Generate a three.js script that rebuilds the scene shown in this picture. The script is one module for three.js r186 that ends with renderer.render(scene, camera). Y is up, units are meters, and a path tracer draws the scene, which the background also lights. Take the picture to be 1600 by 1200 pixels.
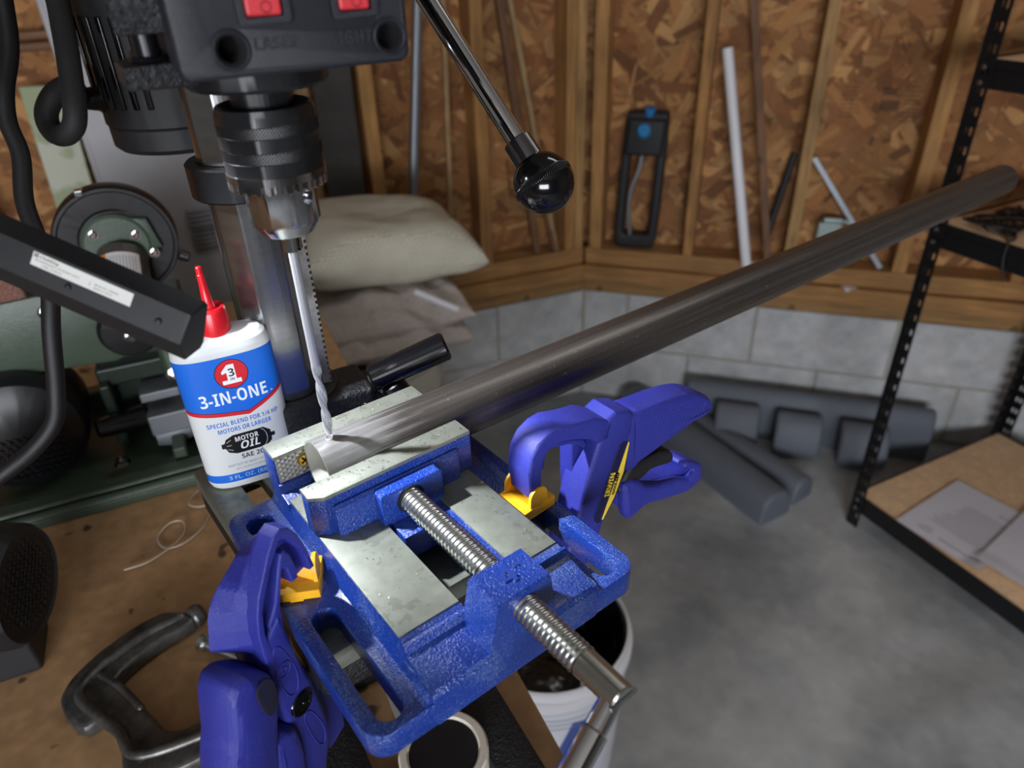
import * as THREE from 'three';
import { RoundedBoxGeometry } from 'three/addons/geometries/RoundedBoxGeometry.js';
import { TextGeometry } from 'three/addons/geometries/TextGeometry.js';
import { mergeGeometries, toCreasedNormals } from 'three/addons/utils/BufferGeometryUtils.js';
import { FontLoader } from 'three/addons/loaders/FontLoader.js';
import { RectAreaLightUniformsLib } from 'three/addons/lights/RectAreaLightUniformsLib.js';
import { Brush, Evaluator, SUBTRACTION } from 'three-bvh-csg';

RectAreaLightUniformsLib.init();
// ---------------------------------------------------------------- camera, exposure, light
const scene = new THREE.Scene();
scene.background = new THREE.Color(0x000000);
const camera = new THREE.PerspectiveCamera(56.45, 4 / 3, 0.02, 30);
camera.rotation.order = 'YXZ';
camera.position.set(0, 1.397, 0);
camera.rotation.set(THREE.MathUtils.degToRad(-31.65), 0, THREE.MathUtils.degToRad(-1.99));
camera.focus = 0.42;
camera.userData.fStop = 7.5;
const renderer = new THREE.WebGLRenderer({ antialias: true });
renderer.toneMapping = THREE.LinearToneMapping;
renderer.toneMappingExposure = 1.0;
renderer.shadowMap.enabled = true;
const KEY = 1.0, FILL = 1.0;            // strengths of the unseen lamp head, and of the unseen ceiling lamp and window
const TASK_COLOR = 0xf2f6ff, SHOP_COLOR = 0xf8f6f4, UNSEEN_WINDOW_COLOR = 0xf4f7ff;

const { sin, cos, PI, abs, min, max, floor, sqrt, hypot, atan2, pow } = Math;
const V3 = (x, y, z) => new THREE.Vector3(x, y, z);
const rad = (d) => d * PI / 180;
function rng(seed) { let s = seed >>> 0; return () => { s = (s + 0x6D2B79F5) >>> 0; let t = s; t = Math.imul(t ^ (t >>> 15), t | 1); t ^= t + Math.imul(t ^ (t >>> 7), t | 61); return ((t ^ (t >>> 14)) >>> 0) / 4294967296; }; }
const clamp = (v, a = 0, b = 1) => v < a ? a : v > b ? b : v;
const mix = (a, b, t) => a + (b - a) * t;
const smooth = (a, b, x) => { const t = clamp((x - a) / (b - a)); return t * t * (3 - 2 * t); };

// turns of the frames that things stand in (degrees about y): vise, press, bench, left wall, right wall, shelf
const TV = 37.08, TP = 28, TB = 24, TL = 20.67, TR = -18.32, TS = 25;

// ---------------------------------------------------------------- things and parts
const used = new Map(), origins = new Map();
function numbered(n) { const k = used.get(n) ?? 0; used.set(n, k + 1); return k ? n + '_' + String(k).padStart(3, '0') : n; }
function thing(name, label, category, turn, origin, group) {
  const o = new THREE.Group(); o.name = numbered(name); scene.add(o);
  const t = rad(turn), [a, y, b] = origin;
  o.rotation.y = t;
  o.position.set(a * cos(t) + b * sin(t), y, -a * sin(t) + b * cos(t));
  origins.set(o, origin);
  if (category === 'structure') { o.userData.kind = 'structure'; if (label) o.userData.label = label; } else { o.userData.label = label; o.userData.category = category; }
  if (group) o.userData.group = group;
  return o;
}
// geometry is given in the coordinates of the thing's frame (x along, y up from the floor, z across)
function boxUV(g, swap) {
  const p = g.attributes.position, n = g.attributes.normal, uv = new Float32Array(p.count * 2);
  for (let i = 0; i < p.count; i += 3) {
    let nx = 0, ny = 0, nz = 0;
    for (let k = 0; k < 3; k++) { nx += n.getX(i + k); ny += n.getY(i + k); nz += n.getZ(i + k); }
    nx = abs(nx); ny = abs(ny); nz = abs(nz);
    for (let k = 0; k < 3; k++) {
      const x = p.getX(i + k), y = p.getY(i + k), z = p.getZ(i + k);
      let u, v;
      if (ny >= nx && ny >= nz) { u = x; v = -z; } else if (nx >= nz) { u = z; v = y; } else { u = x; v = y; }
      uv[(i + k) * 2] = swap ? v : u; uv[(i + k) * 2 + 1] = swap ? u : v;
    }
  }
  g.setAttribute('uv', new THREE.BufferAttribute(uv, 2));
}
function topOf(o) { while (!origins.has(o)) o = o.parent; return o; }
function part(name, geo, material, parent, opt = {}) {
  let g = Array.isArray(geo) ? merge(geo) : geo;
  if (!opt.uv) { if (g.index) g = g.toNonIndexed(); boxUV(g, opt.swap); }
  const [a, y, b] = origins.get(topOf(parent));
  g.translate(-a, -y, -b);
  const m = new THREE.Mesh(g, material); m.name = name;
  m.castShadow = m.receiveShadow = true;
  if (opt.label) m.userData.label = opt.label;
  if (opt.kind) m.userData.kind = opt.kind;
  parent.add(m);
  return m;
}
// a thing of one piece: one mesh at top level
function solo(name, label, category, turn, origin, geo, material, opt = {}) {
  let g = Array.isArray(geo) ? merge(geo) : geo;
  if (!opt.uv) { if (g.index) g = g.toNonIndexed(); boxUV(g, opt.swap); }
  const t = rad(turn), [a, y, b] = origin;
  g.translate(-a, -y, -b);
  const m = new THREE.Mesh(g, material); m.name = numbered(name);
  m.castShadow = m.receiveShadow = true;
  m.rotation.y = t; m.position.set(a * cos(t) + b * sin(t), y, -a * sin(t) + b * cos(t));
  if (category === 'structure') m.userData.kind = 'structure';
  else { m.userData.label = label; m.userData.category = category; }
  if (opt.kind) m.userData.kind = opt.kind;
  if (opt.group) m.userData.group = opt.group;
  scene.add(m);
  return m;
}
// ---------------------------------------------------------------- geometry
function merge(list) {
  return mergeGeometries(list.map((g) => { const q = g.index ? g.toNonIndexed() : g.clone(); for (const k of Object.keys(q.attributes)) if (!['position', 'normal', 'uv'].includes(k)) q.deleteAttribute(k); if (!q.attributes.uv) q.setAttribute('uv', new THREE.BufferAttribute(new Float32Array(q.attributes.position.count * 2), 2)); return q; }));
}
const crease = (g, a = 0.6) => toCreasedNormals(g.index ? g.toNonIndexed() : g, a);
function bx(x0, x1, y0, y1, z0, z1, r = 0.0008, s = 2) {
  const w = x1 - x0, h = y1 - y0, d = z1 - z0; r = min(r, w / 2.02, h / 2.02, d / 2.02);
  return new RoundedBoxGeometry(w, h, d, s, r).translate((x0 + x1) / 2, (y0 + y1) / 2, (z0 + z1) / 2);
}
const shapeOf = (pts) => pts instanceof THREE.Shape ? pts : new THREE.Shape(pts.map(([x, y]) => new THREE.Vector2(x, y)));
function ext(shape, depth, bevel, seg = 2, curve = 10) {
  const b = min(bevel, depth / 2.05);
  const g = new THREE.ExtrudeGeometry(shapeOf(shape), { depth: depth - 2 * b, bevelEnabled: b > 0, bevelThickness: b, bevelSize: b, bevelOffset: -b, bevelSegments: seg, curveSegments: curve, steps: 1 });
  g.translate(0, 0, b);
  return crease(g, 0.55);
}
// outline in (x, y), run along z from z0 to z1
const prismZ = (pts, z0, z1, bevel = 0.0005, seg = 2, curve = 10) => ext(pts, z1 - z0, bevel, seg, curve).translate(0, 0, z0);
// outline in (x, z) seen from above, run up from y0 to y1
function prismY(pts, y0, y1, bevel = 0.0005, seg = 2, curve = 10) {
  const s = pts instanceof THREE.Shape ? pts : shapeOf(pts.map(([x, z]) => [x, -z]));
  return ext(s, y1 - y0, bevel, seg, curve).rotateX(-PI / 2).translate(0, y0, 0);
}
// outline in (z, y), run along x from x0 to x1
function prismX(pts, x0, x1, bevel = 0.0005, seg = 2, curve = 10) {
  const s = pts instanceof THREE.Shape ? pts : shapeOf(pts.map(([z, y]) => [-z, y]));
  return ext(s, x1 - x0, bevel, seg, curve).rotateY(PI / 2).translate(x0, 0, 0);
}
function roundRect(x0, x1, y0, y1, r, Cls = THREE.Shape) {
  const s = new Cls();
  s.moveTo(x0 + r, y0); s.lineTo(x1 - r, y0); s.absarc(x1 - r, y0 + r, r, -PI / 2, 0, false); s.lineTo(x1, y1 - r); s.absarc(x1 - r, y1 - r, r, 0, PI / 2, false);
  s.lineTo(x0 + r, y1); s.absarc(x0 + r, y1 - r, r, PI / 2, PI, false); s.lineTo(x0, y0 + r); s.absarc(x0 + r, y0 + r, r, PI, 1.5 * PI, false);
  return s;
}
const holeRect = (x0, x1, y0, y1, r) => roundRect(x0, x1, y0, y1, r, THREE.Path);
// closed outline smoothed by a spline through its points
function blob(pts, n = 60, tension = 0.5) {
  const c = new THREE.CatmullRomCurve3(pts.map(([x, y]) => V3(x, y, 0)), true, 'catmullrom', tension);
  return c.getPoints(n).slice(0, -1).map((p) => [p.x, p.y]);
}
const mm = (pts) => pts.map(([x, y]) => [x / 1000, y / 1000]);
function aim(g, p0, p1) {
  const d = p1.clone().sub(p0), q = new THREE.Quaternion().setFromUnitVectors(V3(0, 1, 0), d.normalize());
  return g.applyQuaternion(q).translate(p0.x, p0.y, p0.z);
}
const v = (p) => Array.isArray(p) ? V3(...p) : p;
function cyl(p0, p1, r0, r1 = r0, seg = 32, bevel = 0) {
  p0 = v(p0); p1 = v(p1); const L = p0.distanceTo(p1), b = bevel;
  const prof = b ? [[0, 0], [r0 - b, 0], [r0, b], [r1, L - b], [r1 - b, L], [0, L]] : [[0, 0], [r0, 0], [r1, L], [0, L]];
  return aim(lathe(prof, seg), p0, p1);
}
function lathe(prof, seg = 48) { return crease(new THREE.LatheGeometry(prof.map(([r, y]) => new THREE.Vector2(r, y)), seg), 0.5); }
function ring(p0, p1, r0, r1, seg = 40, b = 0.0004) {   // hollow cylinder
  p0 = v(p0); p1 = v(p1); const L = p0.distanceTo(p1);
  return aim(lathe([[r0, b], [r0 + b, 0], [r1 - b, 0], [r1, b], [r1, L - b], [r1 - b, L], [r0 + b, L], [r0, L - b], [r0, b]], seg), p0, p1);
}
function tube(pts, r, seg = 80, rs = 10, closed = false) {
  const c = new THREE.CatmullRomCurve3(pts.map(v), closed, 'catmullrom', 0.5);
  const g = new THREE.TubeGeometry(c, seg, r, rs, closed).toNonIndexed();
  if (closed) return g;
  const a = c.getPoint(0), b = c.getPoint(1);
  return merge([g, new THREE.SphereGeometry(r, rs, 6).translate(a.x, a.y, a.z), new THREE.SphereGeometry(r, rs, 6).translate(b.x, b.y, b.z)]);
}
const ball = (p, r, a = 20, b = 14) => new THREE.SphereGeometry(r, a, b).translate(...p);
// surface from a function f(u, v) -> [x, y, z]
function surf(f, nu, nv, uvf) {
  const pos = [], uv = [], idx = [];
  for (let j = 0; j <= nv; j++) for (let i = 0; i <= nu; i++) { const q = f(i / nu, j / nv); pos.push(q[0], q[1], q[2]); const t = uvf ? uvf(i / nu, j / nv) : [i / nu, j / nv]; uv.push(t[0], t[1]); }
  for (let j = 0; j < nv; j++) for (let i = 0; i < nu; i++) { const a = j * (nu + 1) + i, b = a + 1, c = a + nu + 1, d = c + 1; idx.push(a, b, d, a, d, c); }
  const g = new THREE.BufferGeometry();
  g.setAttribute('position', new THREE.BufferAttribute(new Float32Array(pos), 3)); g.setAttribute('uv', new THREE.BufferAttribute(new Float32Array(uv), 2));
  g.setIndex(idx); g.computeVertexNormals();
  return g;
}
// half-width hexagon bolt head with washer, axis along d
function bolt(p, d, r, h) {
  p = v(p); d = v(d).normalize();
  const head = new THREE.CylinderGeometry(r, r, h, 6).toNonIndexed(); head.computeVertexNormals(); head.translate(0, h / 2 + 0.0015, 0);
  const w = lathe([[0, 0], [r * 1.35, 0], [r * 1.35, 0.0012], [0, 0.0015]], 24), dome = lathe([[r * 0.85, h + 0.0015], [r * 0.5, h + 0.003], [0, h + 0.0034]], 18);
  return aim(merge([head, w, dome]), p, p.clone().add(d));
}
// ---------------------------------------------------------------- textures
function lattice(period, seed) { const r = rng(seed), a = new Float32Array(period * period); for (let i = 0; i < a.length; i++) a[i] = r(); return a; }
function noiser(seed, base = 8, oct = 4, gain = 0.5) {      // tileable over 0..1
  const ls = []; for (let o = 0; o < oct; o++) ls.push(lattice(base << o, seed * 31 + o));
  return (x, y, sx = 1, sy = 1) => {
    let s = 0, a = 1, t = 0;
    for (let o = 0; o < oct; o++) {
      const P = base << o, L = ls[o]; let fx = x * P * sx, fy = y * P * sy; const ix = floor(fx), iy = floor(fy); fx -= ix; fy -= iy; fx = fx * fx * (3 - 2 * fx); fy = fy * fy * (3 - 2 * fy);
      const w = (q) => ((q % P) + P) % P, x0 = w(ix), x1 = w(ix + 1), y0 = w(iy), y1 = w(iy + 1);
      s += a * mix(mix(L[y0 * P + x0], L[y0 * P + x1], fx), mix(L[y1 * P + x0], L[y1 * P + x1], fx), fy); t += a; a *= gain;
    }
    return s / t;
  };
}
function dataTex(w, h, size, f, srgb = true, sizeY = size) {   // f(x, y) in 0..1 -> [r, g, b] in 0..255; size in metres
  const d = new Uint8Array(w * h * 4);
  for (let j = 0; j < h; j++) for (let i = 0; i < w; i++) { const c = f(i / w, j / h), o = (j * w + i) * 4; d[o] = clamp(c[0], 0, 255); d[o + 1] = clamp(c[1], 0, 255); d[o + 2] = clamp(c[2], 0, 255); d[o + 3] = 255; }
  const t = new THREE.DataTexture(d, w, h); finish(t, srgb); t.repeat.set(1 / size, 1 / sizeY); return t;
}
function finish(t, srgb) { t.wrapS = t.wrapT = THREE.RepeatWrapping; t.magFilter = THREE.LinearFilter; t.minFilter = THREE.LinearMipmapLinearFilter; t.generateMipmaps = true; if (srgb) t.colorSpace = THREE.SRGBColorSpace; t.needsUpdate = true; return t; }
function canvasTex(w, h, draw, srgb = true) { const c = document.createElement('canvas'); c.width = w; c.height = h; const g = c.getContext('2d'); draw(g, w, h); return finish(new THREE.CanvasTexture(c), srgb); }
const grey = (t) => [t, t, t];
const sc = (t, x, y = x) => { const q = t.clone(); q.repeat.set(1 / x, 1 / y); q.needsUpdate = true; return q; };
const std = (o) => new THREE.MeshStandardMaterial(o), phy = (o) => new THREE.MeshPhysicalMaterial(o);
const N1 = noiser(1, 4, 6, 0.55), N2 = noiser(2, 16, 4, 0.5), N3 = noiser(3, 64, 2, 0.6), N4 = noiser(4, 8, 5, 0.6);
// ---------------------------------------------------------------- materials
const M = {};
// fine lumps of cast paint; pale specks on it are dust and painted sparkle
const lumps = dataTex(512, 512, 0.03, (x, y) => grey(255 * (0.65 * N2(x, y) + 0.35 * N3(x, y))), false);
const NG = noiser(6, 28, 3, 0.5), grain = dataTex(512, 512, 0.03, (x, y) => grey(255 * smooth(0.25, 0.8, NG(x, y))), false);
const fine = dataTex(256, 256, 0.012, (x, y) => grey(255 * N3(x, y)), false);
function paint(rgb, dust, amount, seed, size) {
  const r = rng(seed), W = 1024, big = noiser(seed + 5, 5, 4, 0.6);
  const t = canvasTex(W, W, (g) => {
    g.fillStyle = `rgb(${rgb})`; g.fillRect(0, 0, W, W);
    for (let i = 0; i < amount; i++) {
      const x = r(), y = r(); if (r() > pow(big(x, y) * 1.35, 5) + 0.06) continue;
      const s = 0.6 + r() * r() * 2.6; g.fillStyle = `rgba(${dust},${0.25 + 0.6 * r()})`; g.fillRect(x * W, y * W, s, s);
    }
  });
  t.repeat.set(1 / size, 1 / size); return t;
}
const castDustSparkle = paint([18, 50, 132], '186,188,184', 150000, 11, 0.12), plasticDust = paint([40, 46, 140], '150,150,190', 24000, 12, 0.1);  // pale cast specks: dust, plus the sparkle of the paint drawn as grains
M.cast = phy({ map: castDustSparkle, roughness: 0.3, metalness: 0.0, bumpMap: sc(grain, 0.024), bumpScale: 0.0002, clearcoat: 0.3, clearcoatRoughness: 0.2 });
M.castPlain = phy({ color: 0x163484, roughness: 0.4, bumpMap: lumps, bumpScale: 0.0004, clearcoat: 0.35, clearcoatRoughness: 0.25 });
M.bluePlastic = std({ map: plasticDust, roughness: 0.5, bumpMap: fine, bumpScale: 0.00012 });
M.blueGrip = std({ color: 0x2e32a2, roughness: 0.55 });
M.yellow = std({ color: 0xf0b018, roughness: 0.5 });
M.yellowPrint = std({ color: 0xf0d040, roughness: 0.5 });
M.blackPlastic = std({ color: 0x17181b, roughness: 0.55, bumpMap: fine, bumpScale: 0.0001 });
M.blackGloss = std({ color: 0x0b0b0d, roughness: 0.12 });
M.blackSatin = std({ color: 0x101114, roughness: 0.34 });
M.blackSteel = std({ color: 0x16161a, roughness: 0.3, metalness: 0.6 });
M.blackCast = std({ color: 0x17181c, roughness: 0.45, bumpMap: lumps, bumpScale: 0.0016 });
M.panel = std({ color: 0x15171f, roughness: 0.5, bumpMap: fine, bumpScale: 0.0001 });
M.hole = std({ color: 0x020203, roughness: 0.9 });  // near-black that paints the shade inside holes and recesses; also black print
M.rubber = std({ color: 0x121215, roughness: 0.5, bumpMap: fine, bumpScale: 0.0001 });
M.dustyRubber = std({ map: paint([24, 24, 26], '120,110,98', 60000, 14, 0.06), roughness: 0.7 });
M.red = std({ color: 0xc23038, roughness: 0.45 });
M.redGloss = std({ color: 0xc41420, roughness: 0.3 });
const stain = noiser(21, 10, 4, 0.55);
const machinedMap = dataTex(512, 512, 0.09, (x, y) => {
  const n = N2(x, y), s = smooth(0.66, 0.7, stain(x, y)), b = 134 + 22 * (n - 0.5) - 12 * s; const p = N3(x, y) > 0.92 ? -26 : 0; return [b - 2 + p, b + 2 + p, b - 9 + p];
});
M.machined = std({ map: machinedMap, roughness: 0.46, metalness: 0.6, bumpMap: fine, bumpScale: 0.00004 });
const brushMap = dataTex(512, 512, 0.05, (x, y) => { const n = N1(x, y, 1, 8), q = N2(x * 1, y, 1, 4); const b = 168 + 60 * (n - 0.5) + 40 * (q - 0.5); return [b, b, b - 2]; });
M.brushed = std({ map: brushMap, roughness: 0.34, metalness: 0.9 });
M.steel = std({ color: 0xb6b6b8, roughness: 0.16, metalness: 1 });
M.columnSteel = phy({ map: dataTex(256, 256, 0.06, (x, y) => { const t = 150 + 22 * (N1(x, y, 1, 6) - 0.5); return [t, t, t + 1]; }), roughness: 0.22, metalness: 0.97, anisotropy: 0.3, anisotropyRotation: 0 });
M.zinc = std({ color: 0xc2c6c2, roughness: 0.26, metalness: 1 });
M.chrome = std({ color: 0xd6d8de, roughness: 0.07, metalness: 1 });
M.bit = std({ color: 0xc4c8d0, roughness: 0.28, metalness: 0.75 });
M.brass = std({ color: 0xb08a30, roughness: 0.35, metalness: 0.9 });
// raw steel tube: mill scale streaks along its length (u along the tube)
const streak = noiser(31, 4, 6, 0.6);
const pipeMap = dataTex(512, 512, 1, (x, y) => {
  const a = streak(x, y, 1, 10), b = streak(x, y, 3, 26), sp = N3(x, y) > 0.88 ? 46 : 0; const t = 70 + 44 * (a - 0.45) + 30 * (b - 0.5) + sp; return [t + 9, t + 3, t - 2];
});
const tubeMap = dataTex(2048, 256, 1, (x, y) => {
  const a = streak(x, y, 1, 10), b = streak(x, y, 3, 26), c = streak(x * 4, y, 4, 6), sp = N3(x * 4, y) > 0.88 ? 40 : 0, t = 84 + 40 * (a - 0.45) + 30 * (b - 0.5) + sp;
  const edge = 0.052 + 0.05 * (streak(x * 0.2, y, 1, 18) - 0.5), g = smooth(edge + 0.018, edge - 0.018, x + 0.03 * (c - 0.5)), w = 158 + 50 * (b - 0.5) + 44 * (c - 0.5);
  return [mix(t + 8, w + 2, g), mix(t + 3, w + 1, g), mix(t - 1, w - 1, g)];
});
M.pipe = std({ map: tubeMap, roughness: 0.42, metalness: 0.7, roughnessMap: dataTex(256, 256, 1, (x, y) => grey(165 + 90 * streak(x, y, 2, 16)), false) });
const sandedMap = dataTex(512, 256, 1, (x, y) => { const a = streak(x, y, 2, 30), c = streak(x, y, 20, 3), t = 140 + 50 * (a - 0.5) + 44 * (c - 0.5); return [t + 2, t + 1, t - 1]; });
M.pipeSanded = std({ map: sandedMap, roughness: 0.4, metalness: 0.5 });
M.pipeInside = std({ color: 0xb4b4ac, roughness: 0.55, metalness: 0.2 });
M.darkSteel = std({ map: dataTex(256, 256, 0.06, (x, y) => { const t = 96 + 70 * (N1(x, y) - 0.5) + 30 * (N2(x, y) - 0.5); return [t, t - 1, t - 3]; }), roughness: 0.4, metalness: 0.7 });
M.green = std({ map: dataTex(256, 256, 0.2, (x, y) => { const t = N1(x, y); return [54 + 18 * t, 68 + 18 * t, 54 + 18 * t]; }), roughness: 0.38, bumpMap: lumps, bumpScale: 0.0003 });
M.greenDark = std({ color: 0x26332a, roughness: 0.35 });
M.belt = std({ map: dataTex(256, 256, 0.05, (x, y) => { const t = 80 * (N3(x, y) - 0.5); return [118 + t, 84 + t, 74 + t]; }), roughness: 0.95 });
M.galv = std({ color: 0x8b9096, roughness: 0.5, metalness: 0.7 });
M.greyMetal = std({ map: dataTex(256, 256, 0.8, (x, y) => { const t = 24 * (N1(x, y) - 0.5); return [150 + t, 150 + t, 152 + t]; }), roughness: 0.55 });
M.white = std({ color: 0xd8d8d4, roughness: 0.5 });
M.whitePlastic = std({ color: 0xdedee2, roughness: 0.4 });
// lumber
function lumber(rgb, seed, size = 0.5) {
  const n = noiser(seed, 4, 6, 0.55), k = noiser(seed + 1, 6, 3);
  return dataTex(512, 512, size, (x, y) => {
    const a = n(x, y, 10, 1), b = n(x, y, 30, 2), w = k(x, y), kn = smooth(0.78, 0.84, k(x, y, 1, 1));
    const t = 0.78 + 0.34 * (a - 0.5) + 0.26 * (b - 0.5) + 0.2 * (w - 0.5) - 0.3 * kn; return [rgb[0] * t, rgb[1] * t, rgb[2] * t];
  });
}
const studMaps = [lumber([214, 158, 92], 41), lumber([200, 144, 80], 43), lumber([206, 160, 100], 45)];
M.studs = studMaps.map((m) => std({ map: m, roughness: 0.75 }));
M.sill = std({ map: lumber([176, 134, 82], 47, 0.6), roughness: 0.8 });
M.plate = std({ map: lumber([204, 150, 88], 49, 0.6), roughness: 0.78 });
M.brownWood = std({ map: lumber([140, 98, 66], 51), roughness: 0.7 });
M.paleWood = std({ map: lumber([206, 170, 122], 53), roughness: 0.75 });
// oriented strand board: long flakes of many tones laid over each other, with the mill's printed grid and stamps
const osb = canvasTex(2048, 2048, (g, W) => {
  const r = rng(61); g.fillStyle = '#8a5f38'; g.fillRect(0, 0, W, W);
  for (let i = 0; i < 5200; i++) {
    const x = r() * W, y = r() * W, l = 60 + r() * 150, w = 14 + r() * 40, a = (r() - 0.5) * 2.2 + (r() < 0.3 ? PI / 2 : 0), t = r();
    const c = t < 0.16 ? [124, 80, 46] : t < 0.4 ? [146, 98, 58] : t < 0.75 ? [162, 114, 68] : [182, 138, 88], q = 0.82 + 0.3 * r();
    for (const [ox, oy] of [[0, 0], [x < 160 ? W : x > W - 160 ? -W : 0, y < 160 ? W : y > W - 160 ? -W : 0]]) {
      g.save(); g.translate(x + ox, y + oy); g.rotate(a); g.fillStyle = `rgba(${c.map((k) => floor(k * q))},0.86)`;
      g.beginPath(); g.moveTo(-l / 2, -w / 2 + r() * 4); g.lineTo(l / 2, -w / 3); g.lineTo(l / 2 - r() * 24, w / 2); g.lineTo(-l / 2 + r() * 14, w / 2 - r() * 5); g.closePath(); g.fill();
      g.strokeStyle = `rgba(60,34,18,${0.12 + 0.2 * r()})`; g.lineWidth = 1.4; g.stroke();
      for (let k = 0; k < 3; k++) { g.strokeStyle = `rgba(90,56,30,0.16)`; const yy = (r() - 0.5) * w * 0.8; g.beginPath(); g.moveTo(-l / 2, yy); g.lineTo(l / 2, yy); g.stroke(); }
      g.restore(); if (ox === 0 && oy === 0 && x >= 160 && x <= W - 160 && y >= 160 && y <= W - 160) break;
    }
  }
  g.fillStyle = 'rgba(40,26,18,0.42)';
  for (let k = 0; k < 22; k++) { const x = 60 + k * 92; for (let y = 700; y < 860; y += 14) g.fillRect(x, y, 3, 9); }
  for (const x of [430, 1220]) { g.fillRect(x, 720, 44, 26); g.fillRect(x, 764, 60, 34); for (let k = 0; k < 9; k++) g.fillRect(x + 70, 716 + k * 14, 44 + (k * 37) % 22, 5); for (let k = 0; k < 8; k++) g.fillRect(x - 130, 720 + k * 14, 50 + (k * 23) % 20, 4); }
});
osb.repeat.set(1 / 1.6, 1 / 1.6);
M.osb = std({ map: osb, roughness: 0.85 });
const blockMap = dataTex(512, 512, 0.5, (x, y) => { const t = 186 + 46 * (N1(x, y) - 0.5) + 34 * (N2(x, y) - 0.5) - (N3(x, y) > 0.87 ? 40 : 0), w = 8 * (N4(x, y) - 0.5); return [t + w - 2, t, t + 1 - w]; });
M.block = std({ map: blockMap, roughness: 0.92, bumpMap: sc(lumps, 0.12), bumpScale: 0.0015 });
M.mortar = std({ color: 0xa9a69c, roughness: 0.95, bumpMap: sc(lumps, 0.05), bumpScale: 0.002 });
const fl1 = noiser(71, 4, 6, 0.6), fl2 = noiser(72, 6, 5, 0.55);
M.floor = std({ map: dataTex(1024, 1024, 1.7, (x, y) => { const a = fl1(x, y), b = fl2(x, y), t = 158 + 104 * (a - 0.5) + 70 * (b - 0.5) + 16 * (N3(x, y) - 0.5), q = 8 * (b - 0.5); return [t - 3 + q, t, t + 1 - q]; }), roughness: 0.6 });
const mdfSpots = noiser(75, 24, 3, 0.6);
M.mdf = std({ map: dataTex(1024, 1024, 0.7, (x, y) => { const t = 1 + 0.26 * (N1(x, y) - 0.5) + 0.2 * (N3(x, y) - 0.5) - 0.45 * smooth(0.77, 0.83, mdfSpots(x, y)) - (N3(x + 0.37, y) > 0.9 ? 0.18 : 0); return [178 * t, 140 * t, 100 * t]; }), roughness: 0.62 });
M.mdfEdge = std({ color: 0x8a6340, roughness: 0.85 });
M.tanBoard = std({ map: dataTex(256, 256, 0.3, (x, y) => { const t = 1 + 0.14 * (N2(x, y) - 0.5) + 0.12 * (N3(x, y) - 0.5); return [228 * t, 192 * t, 152 * t]; }), roughness: 0.8 });
M.foam = std({ map: dataTex(256, 256, 0.4, (x, y) => { const t = 12 * (N1(x, y) - 0.5); return [96 + t, 102 + t, 112 + t]; }), roughness: 0.62 });
const weave = (n) => (x, y) => { const a = floor(x * n), b = floor(y * n), o = (a + b) % 2, fx = x * n - a, fy = y * n - b, e = o ? sin(fy * PI) : sin(fx * PI); return e * (o ? 0.9 : 1); };
const wv = weave(32);
M.sack = std({ map: dataTex(512, 512, 0.2, (x, y) => { const e = wv(x, y), t = 0.56 + 0.48 * e + 0.1 * (N1(x, y) - 0.5); return [226 * t, 220 * t, 200 * t]; }), roughness: 0.6, bumpMap: dataTex(512, 512, 0.2, (x, y) => grey(255 * wv(x, y)), false), bumpScale: 0.0012 });
M.cloth = std({ map: dataTex(256, 256, 0.3, (x, y) => { const t = 1 + 0.14 * (N1(x, y) - 0.5) + 0.1 * (N3(x, y) - 0.5); return [192 * t, 182 * t, 176 * t]; }), roughness: 0.95 });
M.drywall = std({ color: 0x8f8a80, roughness: 0.9 });
M.roof = std({ map: lumber([150, 112, 70], 55, 1), roughness: 0.85 });
M.liner = phy({ color: 0x0a0a0c, roughness: 0.28, clearcoat: 0.4 });
M.clear = phy({ color: 0xffffff, roughness: 0.12, transmission: 1, thickness: 0.0012, ior: 1.5 });
M.machinedTable = M.machined;
M.jawKnurl = std({ color: 0xa5a5a2, roughness: 0.36, metalness: 0.6 });
M.caseWhite = std({ color: 0xe6e6dc, roughness: 0.45 });
// ---------------------------------------------------------------- the room
const CL = [1.008, -1.965], CR = [-0.452, -2.161];          // the corner, in the left and the right wall's frame
const corner = [0.250, -2.194];
{
  const sh = new THREE.Shape([[-2.95, 2.5], [2.9, 2.5], [2.9, -1.3], [0.25, -2.36], [-2.95, -1.15]].map(([x, z]) => new THREE.Vector2(x, -z)));
  solo('floor', '', 'structure', 0, [0, -0.12, 0], ext(sh, 0.12, 0).rotateX(-PI / 2).translate(0, -0.12, 0), M.floor);
  solo('ceiling', '', 'structure', 0, [0, 2.5, 0], ext(sh, 0.1, 0).rotateX(-PI / 2).translate(0, 2.5, 0), M.drywall);
}
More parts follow.
